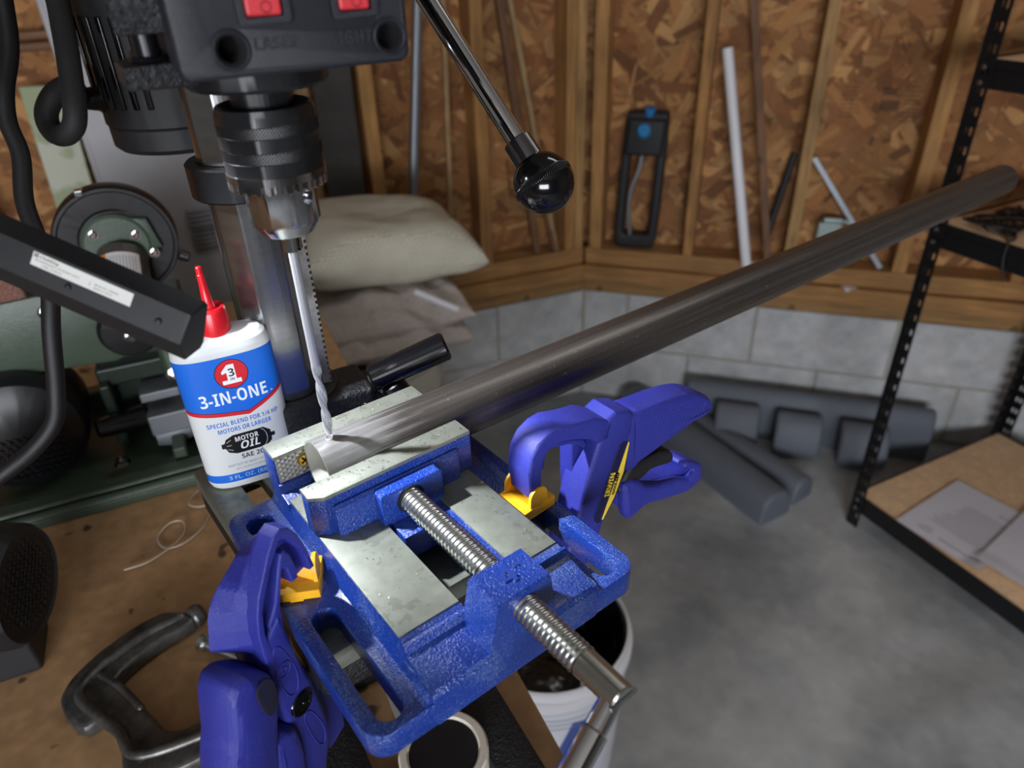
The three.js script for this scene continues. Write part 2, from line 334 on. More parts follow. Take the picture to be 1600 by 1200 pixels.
// a wall of two block courses, three sill boards and studs over strand board; d is the side of the corner it runs to
function framedWall(name, turn, [cx, cz], s0, s1, seams, studs, dSeam) {
  const w = thing(name, null, 'structure', turn, [cx, 0, cz]);
  const X = (s) => cx + s, e0 = s0 === 0 ? 0.07 : 0, e1 = s1 === 0 ? 0.07 : 0, Zn = (n) => cz + n, r = rng(name.length * 7 + 3);
  part('mortar_bed', bx(X(s0 - e0), X(s1 + e1), 0, 0.405, Zn(-0.15), Zn(-0.004), 0.001), M.mortar, w);
  seams.forEach((list, c) => {
    const xs = [s0, ...list, s1];
    for (let i = 0; i + 1 < xs.length; i++) if (xs[i + 1] - xs[i] > 0.02)
      part('block', bx(X(xs[i] + 0.004), X(xs[i + 1] - 0.004), c * 0.2032 + 0.004, c * 0.2032 + 0.1992, Zn(-0.03), Zn(0.0005 + 0.0015 * r()), 0.003, 2), M.block, w);
  });
  part('sill_board', bx(X(s0), X(s1), 0.406, 0.449, Zn(-0.12), Zn(0.004), 0.003), M.sill, w, { swap: true });
  part('sill_board', bx(X(s0), X(s1), 0.450, 0.497, Zn(-0.12), Zn(0.016), 0.003), M.plate, w, { swap: true });
  part('bottom_plate', bx(X(s0), X(s1), 0.498, 0.55, Zn(-0.12), Zn(-0.006), 0.003), M.plate, w, { swap: true });
  part('strand_board', bx(X(s0 - e0), X(s1 + e1), 0.4, 2.5, Zn(-0.16), Zn(-0.098), 0.001), M.osb, w);
  for (const [a, b, k] of studs) part('stud', bx(X(a), X(b), 0.55, 2.5, Zn(-0.098), Zn(-0.008), 0.003), M.studs[k], w);
  return w;
}
framedWall('wall_left', TL, CL, -3.3, 0, [[-2.96, -2.55, -2.14, -1.73, -1.33, -0.92, -0.51, -0.1], [-2.75, -2.35, -1.94, -1.53, -1.13, -0.72, -0.31]],
  [[-0.064, -0.034, 0], [-0.033, -0.003, 2], [-0.346, -0.310, 1], [-0.655, -0.617, 0], [-0.965, -0.93, 1], [-1.28, -1.243, 2], [-1.585, -1.55, 0], [-1.9, -1.864, 1]]);
framedWall('wall_right', TR, CR, 0, 2.55, [[0.361, 0.766, 1.171, 1.577, 1.98], [0.148, 0.554, 0.96, 1.366, 1.77, 2.18]],
  [[0.012, 0.050, 0], [0.308, 0.338, 1], [0.604, 0.636, 2], [0.904, 0.942, 0], [1.205, 1.24, 1], [1.51, 1.546, 2], [1.82, 1.855, 0]]);
solo('wall_side', '', 'structure', 0, [2.85, 0, 0], bx(2.8, 2.92, 0, 2.5, -1.5, 2.5), M.drywall);
solo('wall_rear', '', 'structure', 0, [0, 0, 2.45], bx(-2.95, 2.9, 0, 2.5, 2.4, 2.52), M.drywall);
solo('wall_far', '', 'structure', 0, [-2.9, 0, 0], bx(-2.98, -2.86, 0, 2.5, -1.3, 2.5), M.drywall);

// ceiling lamp out of view, placed to light floor and walls: a long diffuser with an area light of its size just below it
function unseenCeilingLamp(L, power, label) {
  const t = thing('unseen_ceiling_lamp', label, 'lamp', 0, L);
  part('housing', bx(L[0] - 0.6, L[0] + 0.6, 2.4, 2.5, L[2] - 0.1, L[2] + 0.1, 0.01), M.white, t);
  part('unseen_lamp_diffuser', bx(L[0] - 0.58, L[0] + 0.58, 2.375, 2.401, L[2] - 0.085, L[2] + 0.085, 0.008), std({ color: 0xffffff, emissive: SHOP_COLOR, emissiveIntensity: 2.0, roughness: 0.6 }), t);
  const a = new THREE.RectAreaLight(SHOP_COLOR, power * FILL, 1.16, 0.17); a.position.set(L[0], 2.37, L[2]); a.lookAt(L[0], 0, L[2]); scene.add(a);
}
unseenCeilingLamp([0.85, 2.36, -0.95], 5, 'unseen long white ceiling lamp lighting the floor beside the bench');
// unseen light behind the viewer, modelled as a wide window to light walls and camera-facing sides, with an area light just in front of its pane
{
  const W = [-0.1, 0.95, 2.38], t = thing('unseen_window_1', null, 'structure', 0, W);
  part('unseen_window_frame', (() => { const s = roundRect(-0.95, 0.75, 0.95, 1.75, 0.01); s.holes.push(holeRect(-0.9, 0.7, 1.0, 1.7, 0.005)); return prismZ(s, 2.34, 2.40, 0.004); })(), M.white, t);
  part('unseen_window_pane', bx(-0.9, 0.7, 1.0, 1.7, 2.372, 2.38, 0.001), std({ color: 0xffffff, emissive: UNSEEN_WINDOW_COLOR, emissiveIntensity: 2.5, roughness: 0.6 }), t);
  const a = new THREE.RectAreaLight(UNSEEN_WINDOW_COLOR, 22 * FILL, 1.6, 0.7); a.position.set(-0.1, 1.35, 2.365); a.lookAt(-0.1, 1.35, -1); scene.add(a);
}
// ---------------------------------------------------------------- the bench
{
  const e = 0.156, t = thing('workbench', 'brown hardboard workbench top under the tools', 'workbench', TB, [-0.6, 0, -0.6]);
  part('bench_top', bx(-1.55, e, 0.843, 0.867, -1.275, 0.12, 0.002), M.mdf, t);
  part('apron', bx(-1.5, e - 0.03, 0.74, 0.842, -1.24, -1.2, 0.003), M.studs[1], t, { swap: true });
  part('apron', bx(-1.5, e - 0.03, 0.74, 0.842, 0.04, 0.08, 0.003), M.studs[2], t, { swap: true });
  for (const [x, z] of [[e - 0.12, -1.19], [e - 0.12, -0.05], [-1.45, -1.19], [-1.45, -0.05]]) part('leg', bx(x, x + 0.088, 0, 0.842, z, z + 0.088, 0.003), M.studs[0], t);
}
// ---------------------------------------------------------------- drill press vise (frame TV: x along the jaws, z along the screw)
const Y0 = 1.091, UC = 0.1385;
const H = (h) => Y0 + h;
{
  const t = thing('drill_press_vise', 'blue cast iron drill press vise gripping the steel tube', 'vise', TV, [UC, Y0, -0.27]);
  // flange with its four clamping slots and the through channel
  const f = roundRect(0.0565, 0.2205, 0.1825, 0.3675, 0.011);
  for (const [x0, x1, a, b] of [[0.0645, 0.0778, 0.188, 0.2655], [0.0645, 0.0800, 0.3385, 0.3570], [0.1985, 0.2112, 0.188, 0.2655], [0.1970, 0.2125, 0.3385, 0.3570]]) f.holes.push(holeRect(x0, x1, a, b, (x1 - x0) / 2 - 0.0003));
  f.holes.push(holeRect(0.1250, 0.1580, 0.2135, 0.3350, 0.004));
  const flange = ext(f, 0.016, 0.0009, 2, 14).rotateX(-PI / 2).translate(0, Y0, 0);
  const rail = (s) => prismZ([[s * 0.0570, H(0.0005)], [s * 0.0570, H(0.0158)], [s * 0.0530, H(0.0172)], [s * 0.0508, H(0.0215)], [s * 0.0490, H(0.0295)], [s * 0.0145, H(0.0295)], [s * 0.0145, H(0.0005)]].map(([x, y]) => [UC + x, y]), -0.3640, -0.2060, 0.0006);
  const apron = prismX([[-0.2085, H(0.0005)], [-0.2085, H(0.0305)], [-0.2066, H(0.0308)], [-0.2052, H(0.0262)], [-0.1845, H(0.0218)], [-0.1822, H(0.0190)], [-0.1820, H(0.0005)]], 0.0880, 0.1890, 0.0012);
  const fixed = prismX([[-0.3662, H(0.0005)], [-0.3664, H(0.0180)], [-0.3634, H(0.0560)], [-0.3486, H(0.0560)], [-0.3486, H(0.0374)], [-0.3472, H(0.0370)], [-0.3472, H(0.0310)], [-0.3380, H(0.0290)], [-0.3380, H(0.0005)]], 0.0878, 0.1912, 0.001);
  const skirt = (s) => prismZ([[s * 0.0560, H(0.0155)], [s * 0.0530, H(0.0170)], [s * 0.0512, H(0.0215)], [s * 0.0480, H(0.0215)], [s * 0.0480, H(0.0155)]].map(([x, y]) => [UC + x, y]), -0.2080, -0.1835, 0.0006);
  const boss = crease(new THREE.BufferGeometry().copy(loftBox([[0.1190, 0.1600, 0.0005], [0.1192, 0.1602, 0.0210], [0.1255, 0.1572, 0.0505], [0.1262, 0.1565, 0.0520]], -0.2060, -0.1822)), 0.4);
  const web = prismZ([[0.108, H(0.0005)], [0.108, H(0.024)], [0.169, H(0.024)], [0.169, H(0.0005)]], -0.2135, -0.183, 0.001);
  part('body', [flange, rail(-1), rail(1), apron, fixed, skirt(-1), skirt(1), boss, web], M.cast, t);
  function loftBox(rows, z0, z1) {
    const P = [], push = (a, b, c, d) => P.push(...a, ...b, ...c, ...a, ...c, ...d);
    const Q = rows.map(([x0, x1, h], i) => { const k = i === rows.length - 1 ? 0.0012 : i > 1 ? 0.0004 : 0; return [[x0, H(h), z1 - k], [x1, H(h), z1 - k], [x1, H(h), z0 + k], [x0, H(h), z0 + k]]; });
    for (let i = 0; i + 1 < Q.length; i++) for (let k = 0; k < 4; k++) push(Q[i][k], Q[i][(k + 1) % 4], Q[i + 1][(k + 1) % 4], Q[i + 1][k]);
    const T = Q[Q.length - 1]; push(T[0], T[1], T[2], T[3]); const B = Q[0]; push(B[3], B[2], B[1], B[0]);
    const g = new THREE.BufferGeometry(); g.setAttribute('position', new THREE.BufferAttribute(new Float32Array(P), 3)); g.setAttribute('uv', new THREE.BufferAttribute(new Float32Array(P.length / 3 * 2), 2)); g.computeVertexNormals(); return g;
  }
  // machined ways, fixed jaw top
  part('slide_way', prismY([[0.0897, -0.340], [0.0897, -0.2135], [0.1238, -0.2135], [0.1238, -0.340]], H(0.0285), H(0.0305), 0.0003), M.machined, t, { label: 'bare machined slide surface with stains' });
  part('slide_way', prismY([[0.1590, -0.340], [0.1590, -0.2135], [0.1873, -0.2135], [0.1873, -0.340]], H(0.0285), H(0.0305), 0.0003), M.machined, t);
  part('jaw_top', prismY([[0.0882, -0.3632], [0.1908, -0.3632], [0.1908, -0.3472], [0.0882, -0.3472]], H(0.0555), H(0.058), 0.0004), M.machined, t);
  // serrated face plates: a lattice of small pyramids in relief
  function knurl(x0, x1, h0, h1, z, s) {
    const g = surf((a, b) => { const x = mix(x0, x1, a), y = H(mix(h0, h1, b)), p = 0.0046, q = 0.0033, e = abs(((x / p + y / q) % 1 + 1) % 1 - 0.5) * 2, k = abs(((x / p - y / q) % 1 + 1) % 1 - 0.5) * 2; const edge = min(min(a, 1 - a) * 60, min(b, 1 - b) * 24, 1); return [x, y, z + s * 0.0011 * min(e, k) * edge]; }, 260, 70);
    if (s < 0) g.index.array.reverse(), g.computeVertexNormals();
    return g;
  }
  const pl = part('jaw_face', [bx(0.0890, 0.1900, H(0.038), H(0.0556), -0.3490, -0.3482, 0.0003), knurl(0.0890, 0.1900, 0.038, 0.0556, -0.3483, 1)], M.jawKnurl, t, { label: 'grey serrated jaw plate' });
  for (const x of [0.1060, 0.1712]) {
    part('screw_head', [cyl([x, H(0.0482), -0.3484], [x, H(0.0482), -0.3466], 0.0043, 0.0040, 28, 0.0005), bx(x - 0.003, x + 0.003, H(0.0477), H(0.0487), -0.3470, -0.3464, 0.0002)], M.brass, pl, { label: 'brass countersunk screw' });
    part('screw_recess', merge([bx(-0.0028, 0.0028, -0.0006, 0.0006, 0, 0.0004, 0.0001), bx(-0.0006, 0.0006, -0.0028, 0.0028, 0, 0.0004, 0.0001)]).rotateZ(0.6).translate(x, H(0.0482), -0.3466), M.hole, pl);
  }
  // moving jaw
  const mj = part('moving_jaw', [
    prismY([[0.0885, -0.3098], [0.1905, -0.3098], [0.1905, -0.2962], [0.0955, -0.2962], [0.0885, -0.3010]], H(0.0306), H(0.0562), 0.0012),
    prismX([[-0.2975, H(0.0306)], [-0.2975, H(0.0500)], [-0.2945, H(0.0505)], [-0.2925, H(0.0490)], [-0.2918, H(0.0306)]], 0.0990, 0.1795, 0.0010),
    loftBox([[0.1230, 0.1615, 0.0120], [0.1222, 0.1622, 0.0306], [0.1225, 0.1618, 0.0490], [0.1234, 0.1610, 0.0500]], -0.2980, -0.2840),
    prismX([[-0.2970, H(0.012)], [-0.2970, H(0.030)], [-0.2700, H(0.0285)], [-0.2700, H(0.012)]], 0.1265, 0.1565, 0.001),
  ], M.cast, t);
  part('jaw_top', prismY([[0.0885, -0.3112], [0.1905, -0.3112], [0.1905, -0.2960], [0.0960, -0.2960], [0.0885, -0.3008]], H(0.0555), H(0.058), 0.0004), M.machined, mj, { label: 'bright machined top of the moving jaw' });
  part('jaw_face', [bx(0.0888, 0.1902, H(0.038), H(0.0556), -0.3101, -0.3092, 0.0003), knurl(0.0888, 0.1902, 0.038, 0.0556, -0.3100, -1)], M.jawKnurl, mj);
  part('socket', cyl([0.1404, H(0.0405), -0.2842], [0.1404, H(0.0405), -0.2838], 0.0088, 0.0086, 32), M.hole, mj);
  // screw with its thread, crank end and handle
  const ax = (w) => 0.1402 + (w + 0.2775) * 0.012, R = 0.0074, p = 0.0031;
  const thread = surf((a, b) => { const w = mix(-0.2845, -0.1435, b), th = a * 2 * PI, q = (((w / p + a) % 1) + 1) % 1, s = abs(q * 2 - 1), r = R - 0.00065 * (0.5 - 0.5 * cos(PI * s)); return [ax(w) + r * cos(th), H(0.0405) + r * sin(th), w]; }, 36, 900);
  const sw = part('screw', [thread, cyl([ax(-0.144), H(0.0405), -0.1440], [ax(-0.1195), H(0.0405), -0.1195], 0.0068, 0.0066, 32, 0.0008)], M.zinc, t, { label: 'zinc plated coarse threaded screw' });
  // pinned, flattened joint at the crank end
  part('crank_pin', bx(ax(-0.12) - 0.0075, ax(-0.12) + 0.0075, H(0.0392), H(0.0418), -0.1208, -0.1188, 0.0003), M.darkSteel, sw);
  const a0 = V3(0.1400, H(0.0385), -0.1240), a1 = V3(0.0890, H(0.0120), -0.1120);
  const d = a1.clone().sub(a0).normalize(), b0 = a0.clone().addScaledVector(d, 0.0135);
  part('handle', [cyl(b0, a1, 0.0061, 0.0061, 32, 0.0012), cyl(a0.clone().addScaledVector(d, -0.002), b0.clone().addScaledVector(d, 0.004), 0.0050, 0.0052, 24, 0.001)], M.chrome, t, { label: 'bright round crank handle' });
  // raised size number on the nut
  const font = await new FontLoader().loadAsync('fonts/droid/droid_sans_bold.typeface.json');
  const txt = (s, size, depth, f = font) => { const g = new TextGeometry(s, { font: f, size, depth, curveSegments: 4, bevelEnabled: false }); g.computeBoundingBox(); const b = g.boundingBox; g.translate(-(b.min.x + b.max.x) / 2, -(b.min.y + b.max.y) / 2, 0); return g; };
  t.userData.label = 'blue cast iron drill press vise gripping the steel tube';
  M.txt = txt;
  part('size_number', merge([txt('4', 0.0105, 0.0012).toNonIndexed(), txt('"', 0.006, 0.0012).toNonIndexed().translate(0.007, 0.003, 0)]).rotateX(-PI / 2).translate(0.1405, H(0.0517), -0.1945), M.castPlain, t);
}
// steel tube across the jaws
{
  const R = 0.0180, p0 = V3(0.1068, H(0.0512), -0.3290), p1 = V3(1.0220, H(0.0375), -0.3290);
  const t = thing('steel_tube', 'long raw steel tube held level in the vise, drill bit on its near end', 'tube', TV, [0.1068, H(0.0512), -0.3290]);
  const L = p0.distanceTo(p1), around = (r, y0, y1, nu, nv) => surf((a, b) => { const th = a * 2 * PI; return [r * cos(th), mix(y0, y1, b), r * sin(th)]; }, nu, nv, (a, b) => [mix(y0, y1, b) / 0.9, a]);
  const place = (g) => aim(g, p0, p1);
  const flip = (g) => { g.index.array.reverse(); g.computeVertexNormals(); return g; };
  // a weld line runs the length of the tube
  const wall = surf((a, b) => { const th = a * 2 * PI, k = abs(((a - 0.13 + 0.5) % 1) - 0.5) * 2 * PI * R, r = R - 0.00028 * Math.exp(-pow(k / 0.0007, 2)); return [r * cos(th), b * L, -r * sin(th)]; }, 160, 60, (a, b) => [b, a]);
  part('wall', place(wall), M.pipe, t, { uv: true });
  part('end_rim', merge([place(ring([0, -0.0001, 0], [0, 0.0004, 0], R - 0.0016, R, 64, 0.0002)), place(ring([0, L - 0.0004, 0], [0, L, 0], R - 0.0016, R, 64, 0.0002))]), M.machined, t);
  part('inside', merge([place(flip(surf((a, b) => { const th = a * 2 * PI, r = R - 0.0016; return [r * cos(th), mix(0, L, b), -r * sin(th)]; }, 64, 40)))]), M.pipeInside, t);
  // dimple where the bit has begun to cut
  part('drilled_dimple', new THREE.TorusGeometry(0.0023, 0.00045, 8, 24).rotateX(PI / 2).translate(0.1172, H(0.0512) + R - 0.0002, -0.3290), M.pipeSanded, t);
}
// swarf on the vise: nobody could count it
{
  const r = rng(91), list = [];
  const chip = (x, h, z) => { const n = 5 + floor(r() * 5), rr = 0.0002 + 0.0004 * r(), a = r() * 6; const pts = []; for (let i = 0; i <= n; i++) pts.push(V3(rr * cos(i * 0.9 + a) + i * 0.00011, rr * 0.6 * sin(i * 0.9) + 0.0004, i * 0.00012)); list.push(new THREE.TubeGeometry(new THREE.CatmullRomCurve3(pts), 8, 0.00008 + 0.00006 * r(), 4).toNonIndexed().rotateY(r() * 6).translate(x, H(h) + 0.0002, z)); };
  for (let i = 0; i < 46; i++) chip(0.09 + 0.1 * r(), 0.058, -0.363 + 0.0155 * r());
  for (let i = 0; i < 46; i++) chip(0.092 + 0.096 * r(), 0.058, -0.3100 + 0.013 * r());
  for (let i = 0; i < 16; i++) chip(0.092 + 0.03 * r(), 0.0305, -0.28 + 0.06 * r());
  for (let i = 0; i < 12; i++) chip(0.161 + 0.024 * r(), 0.0305, -0.28 + 0.06 * r());
  solo('metal_shavings', 'tiny curled metal shavings scattered over the vise jaws', 'shavings', TV, [UC, H(0.03), -0.3], merge(list), M.steel, { kind: 'stuff' });
}
// ---------------------------------------------------------------- drill press (frame TP: x to the right of its front, z to the front)
const PX = 0.064, PZ = -0.343, YT = 1.162;      // spindle axis and the height of the bit's tip
const hh = (h) => YT + h;
{
  const t = thing('drill_press', 'black bench drill press with steel column, keyed chuck and red switches', 'drill press', TP, [PX, 0.867, PZ - 0.11]);
  const turn = (g, deg) => { // from frame TV to frame TP
    return g.rotateY(rad(TV - TP)); };
  const CZ = PZ - 0.110;                          // column axis
  part('column', cyl([PX, 0.885, CZ], [PX, 1.50, CZ], 0.0226, 0.0226, 64), M.columnSteel, t, { label: 'turned steel column' });
  // rack: a bar with cut teeth down the column's side
  {
    const pts = [[0, 1.02]]; for (let y = 1.02; y < 1.292; y += 0.0042) pts.push([0.0062, y], [0.0062, y + 0.0017], [0.0048, y + 0.0021], [0.0048, y + 0.0037]); pts.push([0, 1.292]);
    const g = prismZ(pts, -0.005, 0.005, 0).rotateY(rad(-12)); part('rack', g.translate(PX + 0.0222, 0, CZ + 0.006), M.darkSteel, t);
  }
  part('rack_collar', ring([PX, 1.2750, CZ], [PX, 1.2950, CZ], 0.0227, 0.0300, 56, 0.0012), M.blackSatin, t, { label: 'black collar ring on the column' });
  // table (square to the vise), with slots, on a bracket that clamps the column
  const tb = roundRect(0.0592, 0.2145, 0.2488, 0.4520, 0.007);
  for (const [a, b] of [[0.0805, 0.0945], [0.1800, 0.1940]]) tb.holes.push(holeRect(a, b, 0.275, 0.428, 0.0065));
  { const h = new THREE.Path(); h.absarc(0.1341, 0.4376, 0.0240, 0, 2 * PI, true); tb.holes.push(h); }
  const table = part('table', turn(ext(tb, 0.014, 0.0012, 2, 12).rotateX(-PI / 2).translate(0, Y0 - 0.0142, 0)), M.machinedTable ?? M.brushed, t, { label: 'machined steel work table with through slots' });
  const skirt = roundRect(0.0598, 0.2139, 0.2494, 0.4514, 0.0065); skirt.holes.push(holeRect(0.0690, 0.2047, 0.2590, 0.4440, 0.010));
  part('table_rim', turn(ext(skirt, 0.017, 0.0005).rotateX(-PI / 2).translate(0, Y0 - 0.0315, 0)), M.blackCast, t);
  part('table_bracket', [
    ring([PX, 1.052, CZ], [PX, 1.138, CZ], 0.0228, 0.0330, 48, 0.0015),
    bx(PX - 0.030, PX + 0.030, 1.058, 1.076, CZ + 0.02, PZ + 0.02, 0.003),
    bx(PX + 0.010, PX + 0.052, 1.088, 1.135, CZ - 0.012, CZ + 0.030, 0.004),
    bx(PX + 0.046, PX + 0.062, 1.092, 1.128, CZ - 0.010, CZ + 0.026, 0.003),
  ], M.blackCast, t);
  // lifting crank with black grip
  {
    const a = turn(new THREE.BufferGeometry().copy(cyl([0.1800, H(0.0500), -0.4010], [0.2310, H(0.0672), -0.3800], 0.0096, 0.0104, 36, 0.0018)));
    const arm = turn(new THREE.BufferGeometry().copy(cyl([0.1920, H(0.046), -0.3950], [0.2060, H(0.014), -0.388], 0.0085, 0.0095, 28, 0.001)));
    const cr = part('lift_crank', arm, M.blackSatin, t);
    part('crank_grip', a, M.blackGloss, cr, { label: 'glossy black crank grip' });
    part('crank_screw', turn(new THREE.BufferGeometry().copy(cyl([0.1805, H(0.0502), -0.4006], [0.1788, H(0.0496), -0.4013], 0.0042, 0.0036, 20, 0.0006))), M.darkSteel, cr);
  }
  // base casting on the bench, with slots
  const bs = roundRect(PX - 0.088, 0.152, -0.02, 0.52, 0.02);
  bs.holes.push(holeRect(0.0420, 0.1190, 0.150, 0.398, 0.010));
  part('base', [ext(bs, 0.022, 0.003, 2).rotateX(-PI / 2).translate(0, 0.867, 0), ring([PX, 0.885, CZ], [PX, 0.945, CZ], 0.0228, 0.0340, 48, 0.002)], M.blackCast, t, { label: 'slotted black cast base' });
  // head casting and belt housing
  part('head', [bx(PX - 0.036, PX + 0.040, 1.3620, 1.55, PZ - 0.15, PZ + 0.034, 0.006), bx(PX - 0.055, PX + 0.06, 1.45, 1.56, PZ - 0.30, PZ + 0.05, 0.01)], M.blackCast, t);
  // front panel with two deep bolt holes
  const fp = roundRect(PX - 0.0360, PX + 0.0480, 1.3590, 1.4500, 0.0045);
  for (const x of [0.0462, 0.1042]) { const h = new THREE.Path(); h.absarc(x, 1.3682, 0.0056, 0, 2 * PI, true); fp.holes.push(h); }
  const panel = part('front_panel', [ext(fp, 0.026, 0.0016, 3, 16).translate(0, 0, PZ + 0.032), ...[0.0462, 0.1042].map((x) => ring([x, 1.3682, PZ + 0.0568], [x, 1.3682, PZ + 0.0590], 0.0052, 0.0066, 36, 0.0006))], M.panel, t, { label: 'dark grey front panel' });
  for (const x of [0.0462, 0.1042]) part('bolt_recess', [ring([x, 1.3682, PZ + 0.034], [x, 1.3682, PZ + 0.0575], 0.0045, 0.00545, 30, 0.0002), cyl([x, 1.3682, PZ + 0.0335], [x, 1.3682, PZ + 0.0362], 0.0054, 0.0054, 24)], M.hole, panel);
  for (const [x, w] of [[0.0592, 0.0092], [0.0915, 0.0088]]) {
    part('switch_frame', prismZ((() => { const s = roundRect(x - w, x + w, 1.3755, 1.3990, 0.0018); s.holes.push(holeRect(x - w + 0.0027, x + w - 0.0027, 1.3778, 1.3970, 0.001)); return s; })(), PZ + 0.0578, PZ + 0.0608, 0.0005), M.panel, panel);
    const b = part('switch', bx(x - w + 0.0030, x + w - 0.0030, 1.3780, 1.3968, PZ + 0.0575, PZ + 0.0602, 0.0012), M.red, panel, { label: 'red rocker switch' });
    part('switch_mark', new THREE.TorusGeometry(0.0017, 0.00028, 6, 24).translate(x + 0.0008, 1.3808, PZ + 0.0602), std({ color: 0x7e1a20, roughness: 0.6 }), b);
  }
  part('lettering', M.txt('LASER', 0.0040, 0.0009).translate(0.0618, 1.3693, PZ + 0.0578), M.panel, panel, { label: 'raised word LASER' });
  part('lettering', M.txt('LIGHT', 0.0040, 0.0009).translate(0.0895, 1.3693, PZ + 0.0578), M.panel, panel, { label: 'raised word LIGHT' });
  // depth stop at the left of the head: rough lug, threaded rod, stop block
  part('stop_lug', prismY([[0.0120, PZ + 0.040], [0.0360, PZ + 0.040], [0.0360, PZ - 0.01], [0.0150, PZ - 0.01]], 1.3735, 1.3920, 0.0015), M.blackCast, t);
  part('stop_rod', [cyl([0.0225, 1.3560, PZ + 0.018], [0.0225, 1.40, PZ + 0.018], 0.0046, 0.0046, 28), cyl([0.0225, 1.3628, PZ + 0.018], [0.0225, 1.3650, PZ + 0.018], 0.0075, 0.0070, 28, 0.0005)], M.blackSteel, t);
  part('stop_block', prismY([[0.0118, PZ + 0.030], [0.0345, PZ + 0.027], [0.050, PZ + 0.005], [0.0300, PZ - 0.012], [0.0105, PZ + 0.004]], 1.3545, 1.3628, 0.0012), M.blackCast, t);
  // quill
  part('quill', [cyl([PX, hh(0.1865), PZ], [PX, hh(0.2000), PZ], 0.0300, 0.0305, 56, 0.0015), cyl([PX, hh(0.174), PZ], [PX, hh(0.1870), PZ], 0.0130, 0.0140, 40)], M.blackSatin, t);
  part('quill_clamp', bx(PX - 0.046, PX + 0.01, hh(0.190), hh(0.2005), PZ - 0.04, PZ + 0.016, 0.003), M.blackCast, t);
  // chuck: sleeve with two knurled bands, gear ring, nose with key holes, jaws
  const chuck = part('chuck', (() => {
    const ev = new Evaluator(); ev.useGroups = false; ev.attributes = ['position', 'normal', 'uv'];
    let b = new Brush(lathe([[0, 0.1205], [0.0118, 0.1205], [0.0126, 0.1211], [0.0158, 0.1262], [0.0163, 0.1272], [0.0163, 0.1500], [0, 0.1500]], 72)); b.updateMatrixWorld();
    for (let k = 0; k < 3; k++) { const a = rad(34 + 120 * k), c = new Brush(cyl([0.012 * sin(a), 0.1390, 0.012 * cos(a)], [0.02 * sin(a), 0.1390, 0.02 * cos(a)], 0.0031, 0.0036, 24)); c.updateMatrixWorld(); b = ev.evaluate(b, c, SUBTRACTION); }
    return b.geometry.clone().translate(PX, YT, PZ);
  })(), M.steel, t, { label: 'steel keyed chuck' });
  const band = (h0, h1) => surf((a, b) => { const th = a * 2 * PI, q = (((a * 96 + b * 4.5) % 1) + 1) % 1, r = 0.02195 - 0.00038 * smooth(0.3, 0.7, abs(q * 2 - 1)); return [PX + r * sin(th), hh(mix(h0, h1, b)), PZ + r * cos(th)]; }, 960, 8);
  part('chuck_sleeve', lathe([[0.0, 0.1508], [0.0218, 0.1508], [0.0219, 0.1566], [0.0216, 0.1567], [0.0216, 0.1616], [0.0219, 0.1617], [0.0219, 0.1672], [0.0216, 0.1673], [0.0216, 0.1722], [0.0219, 0.1723], [0.0218, 0.1755], [0.0207, 0.1785], [0.0195, 0.1790], [0.0155, 0.1765], [0, 0.1765]], 96).translate(PX, YT, PZ), M.blackSatin, chuck, { label: 'black sleeve' });
  part('knurled_band', band(0.1567, 0.1616), M.blackSatin, chuck); part('knurled_band', band(0.1673, 0.1722), M.blackSatin, chuck);
  const gear = []; { const n = 30; const s = new THREE.Shape(); for (let i = 0; i < n; i++) for (const [f, r] of [[0.0, 0.0190], [0.16, 0.0190], [0.34, 0.0222], [0.72, 0.0222], [0.9, 0.0190]]) { const a = (i + f) / n * 2 * PI; s[i || f ? 'lineTo' : 'moveTo'](r * cos(a), r * sin(a)); } gear.push(prismY(s, hh(0.1435), hh(0.1478), 0.0003).translate(PX, 0, PZ), lathe([[0.016, 0.1475], [0.0222, 0.1475], [0.0222, 0.1510], [0.016, 0.1510]], 72).translate(PX, YT, PZ)); }
  part('gear_ring', gear, M.steel, chuck);
  for (let k = 0; k < 3; k++) { const a = rad(90 + 120 * k), g = new THREE.CylinderGeometry(0.0052, 0.0046, 0.0105, 16, 1, false, a - 0.86, 1.72).toNonIndexed(); part('chuck_jaw', merge([g, bx(-0.0012, 0.0012, -0.005, 0.005, 0.0005, 0.0050, 0.0003).rotateY(a)]).translate(PX, hh(0.1162), PZ), M.steel, chuck); }
  // motor behind the column
  const MX = 0.060, MZ = -0.700;
  const motor = part('motor', [lathe([[0, 1.2590], [0.052, 1.2590], [0.0560, 1.2630], [0.0562, 1.2780], [0.0555, 1.2790], [0.0575, 1.2805], [0.0580, 1.50], [0, 1.50]], 64).translate(MX, 0, MZ)], M.blackPlastic, t, { label: 'black motor housing' });
  for (let k = 0; k < 9; k++) { const a = rad(-112 + k * 11); part('vent_fin', bx(-0.0022, 0.0022, 1.295, 1.36, 0.0565, 0.0600, 0.0008).rotateY(a).translate(MX, 0, MZ), M.blackGloss, motor); }
  part('gland', [cyl([MX - 0.056, 1.3010, MZ + 0.010], [MX - 0.072, 1.3030, MZ + 0.014], 0.0095, 0.0075, 24, 0.001), cyl([MX - 0.05, 1.3010, MZ + 0.01], [MX - 0.058, 1.3015, MZ + 0.011], 0.0120, 0.0110, 8, 0.001)], M.blackSatin, motor);
  part('rating_label', prismX([[-0.0085, 1.3545], [0.0085, 1.3545], [0.0085, 1.3625], [-0.0085, 1.3625]], 0.0578, 0.0584, 0.0001).rotateY(rad(152)).translate(MX, 0, MZ), std({ map: canvasTex(128, 64, (g) => { g.fillStyle = '#d8d8d4'; g.fillRect(0, 0, 128, 64); g.fillStyle = '#222'; for (let k = 0; k < 14; k++) g.fillRect(30 + k * 6, 12, 1 + (k * 7) % 4, 30); g.fillRect(30, 48, 80, 4); }), roughness: 0.5 }), motor, { label: 'small white barcode label' });
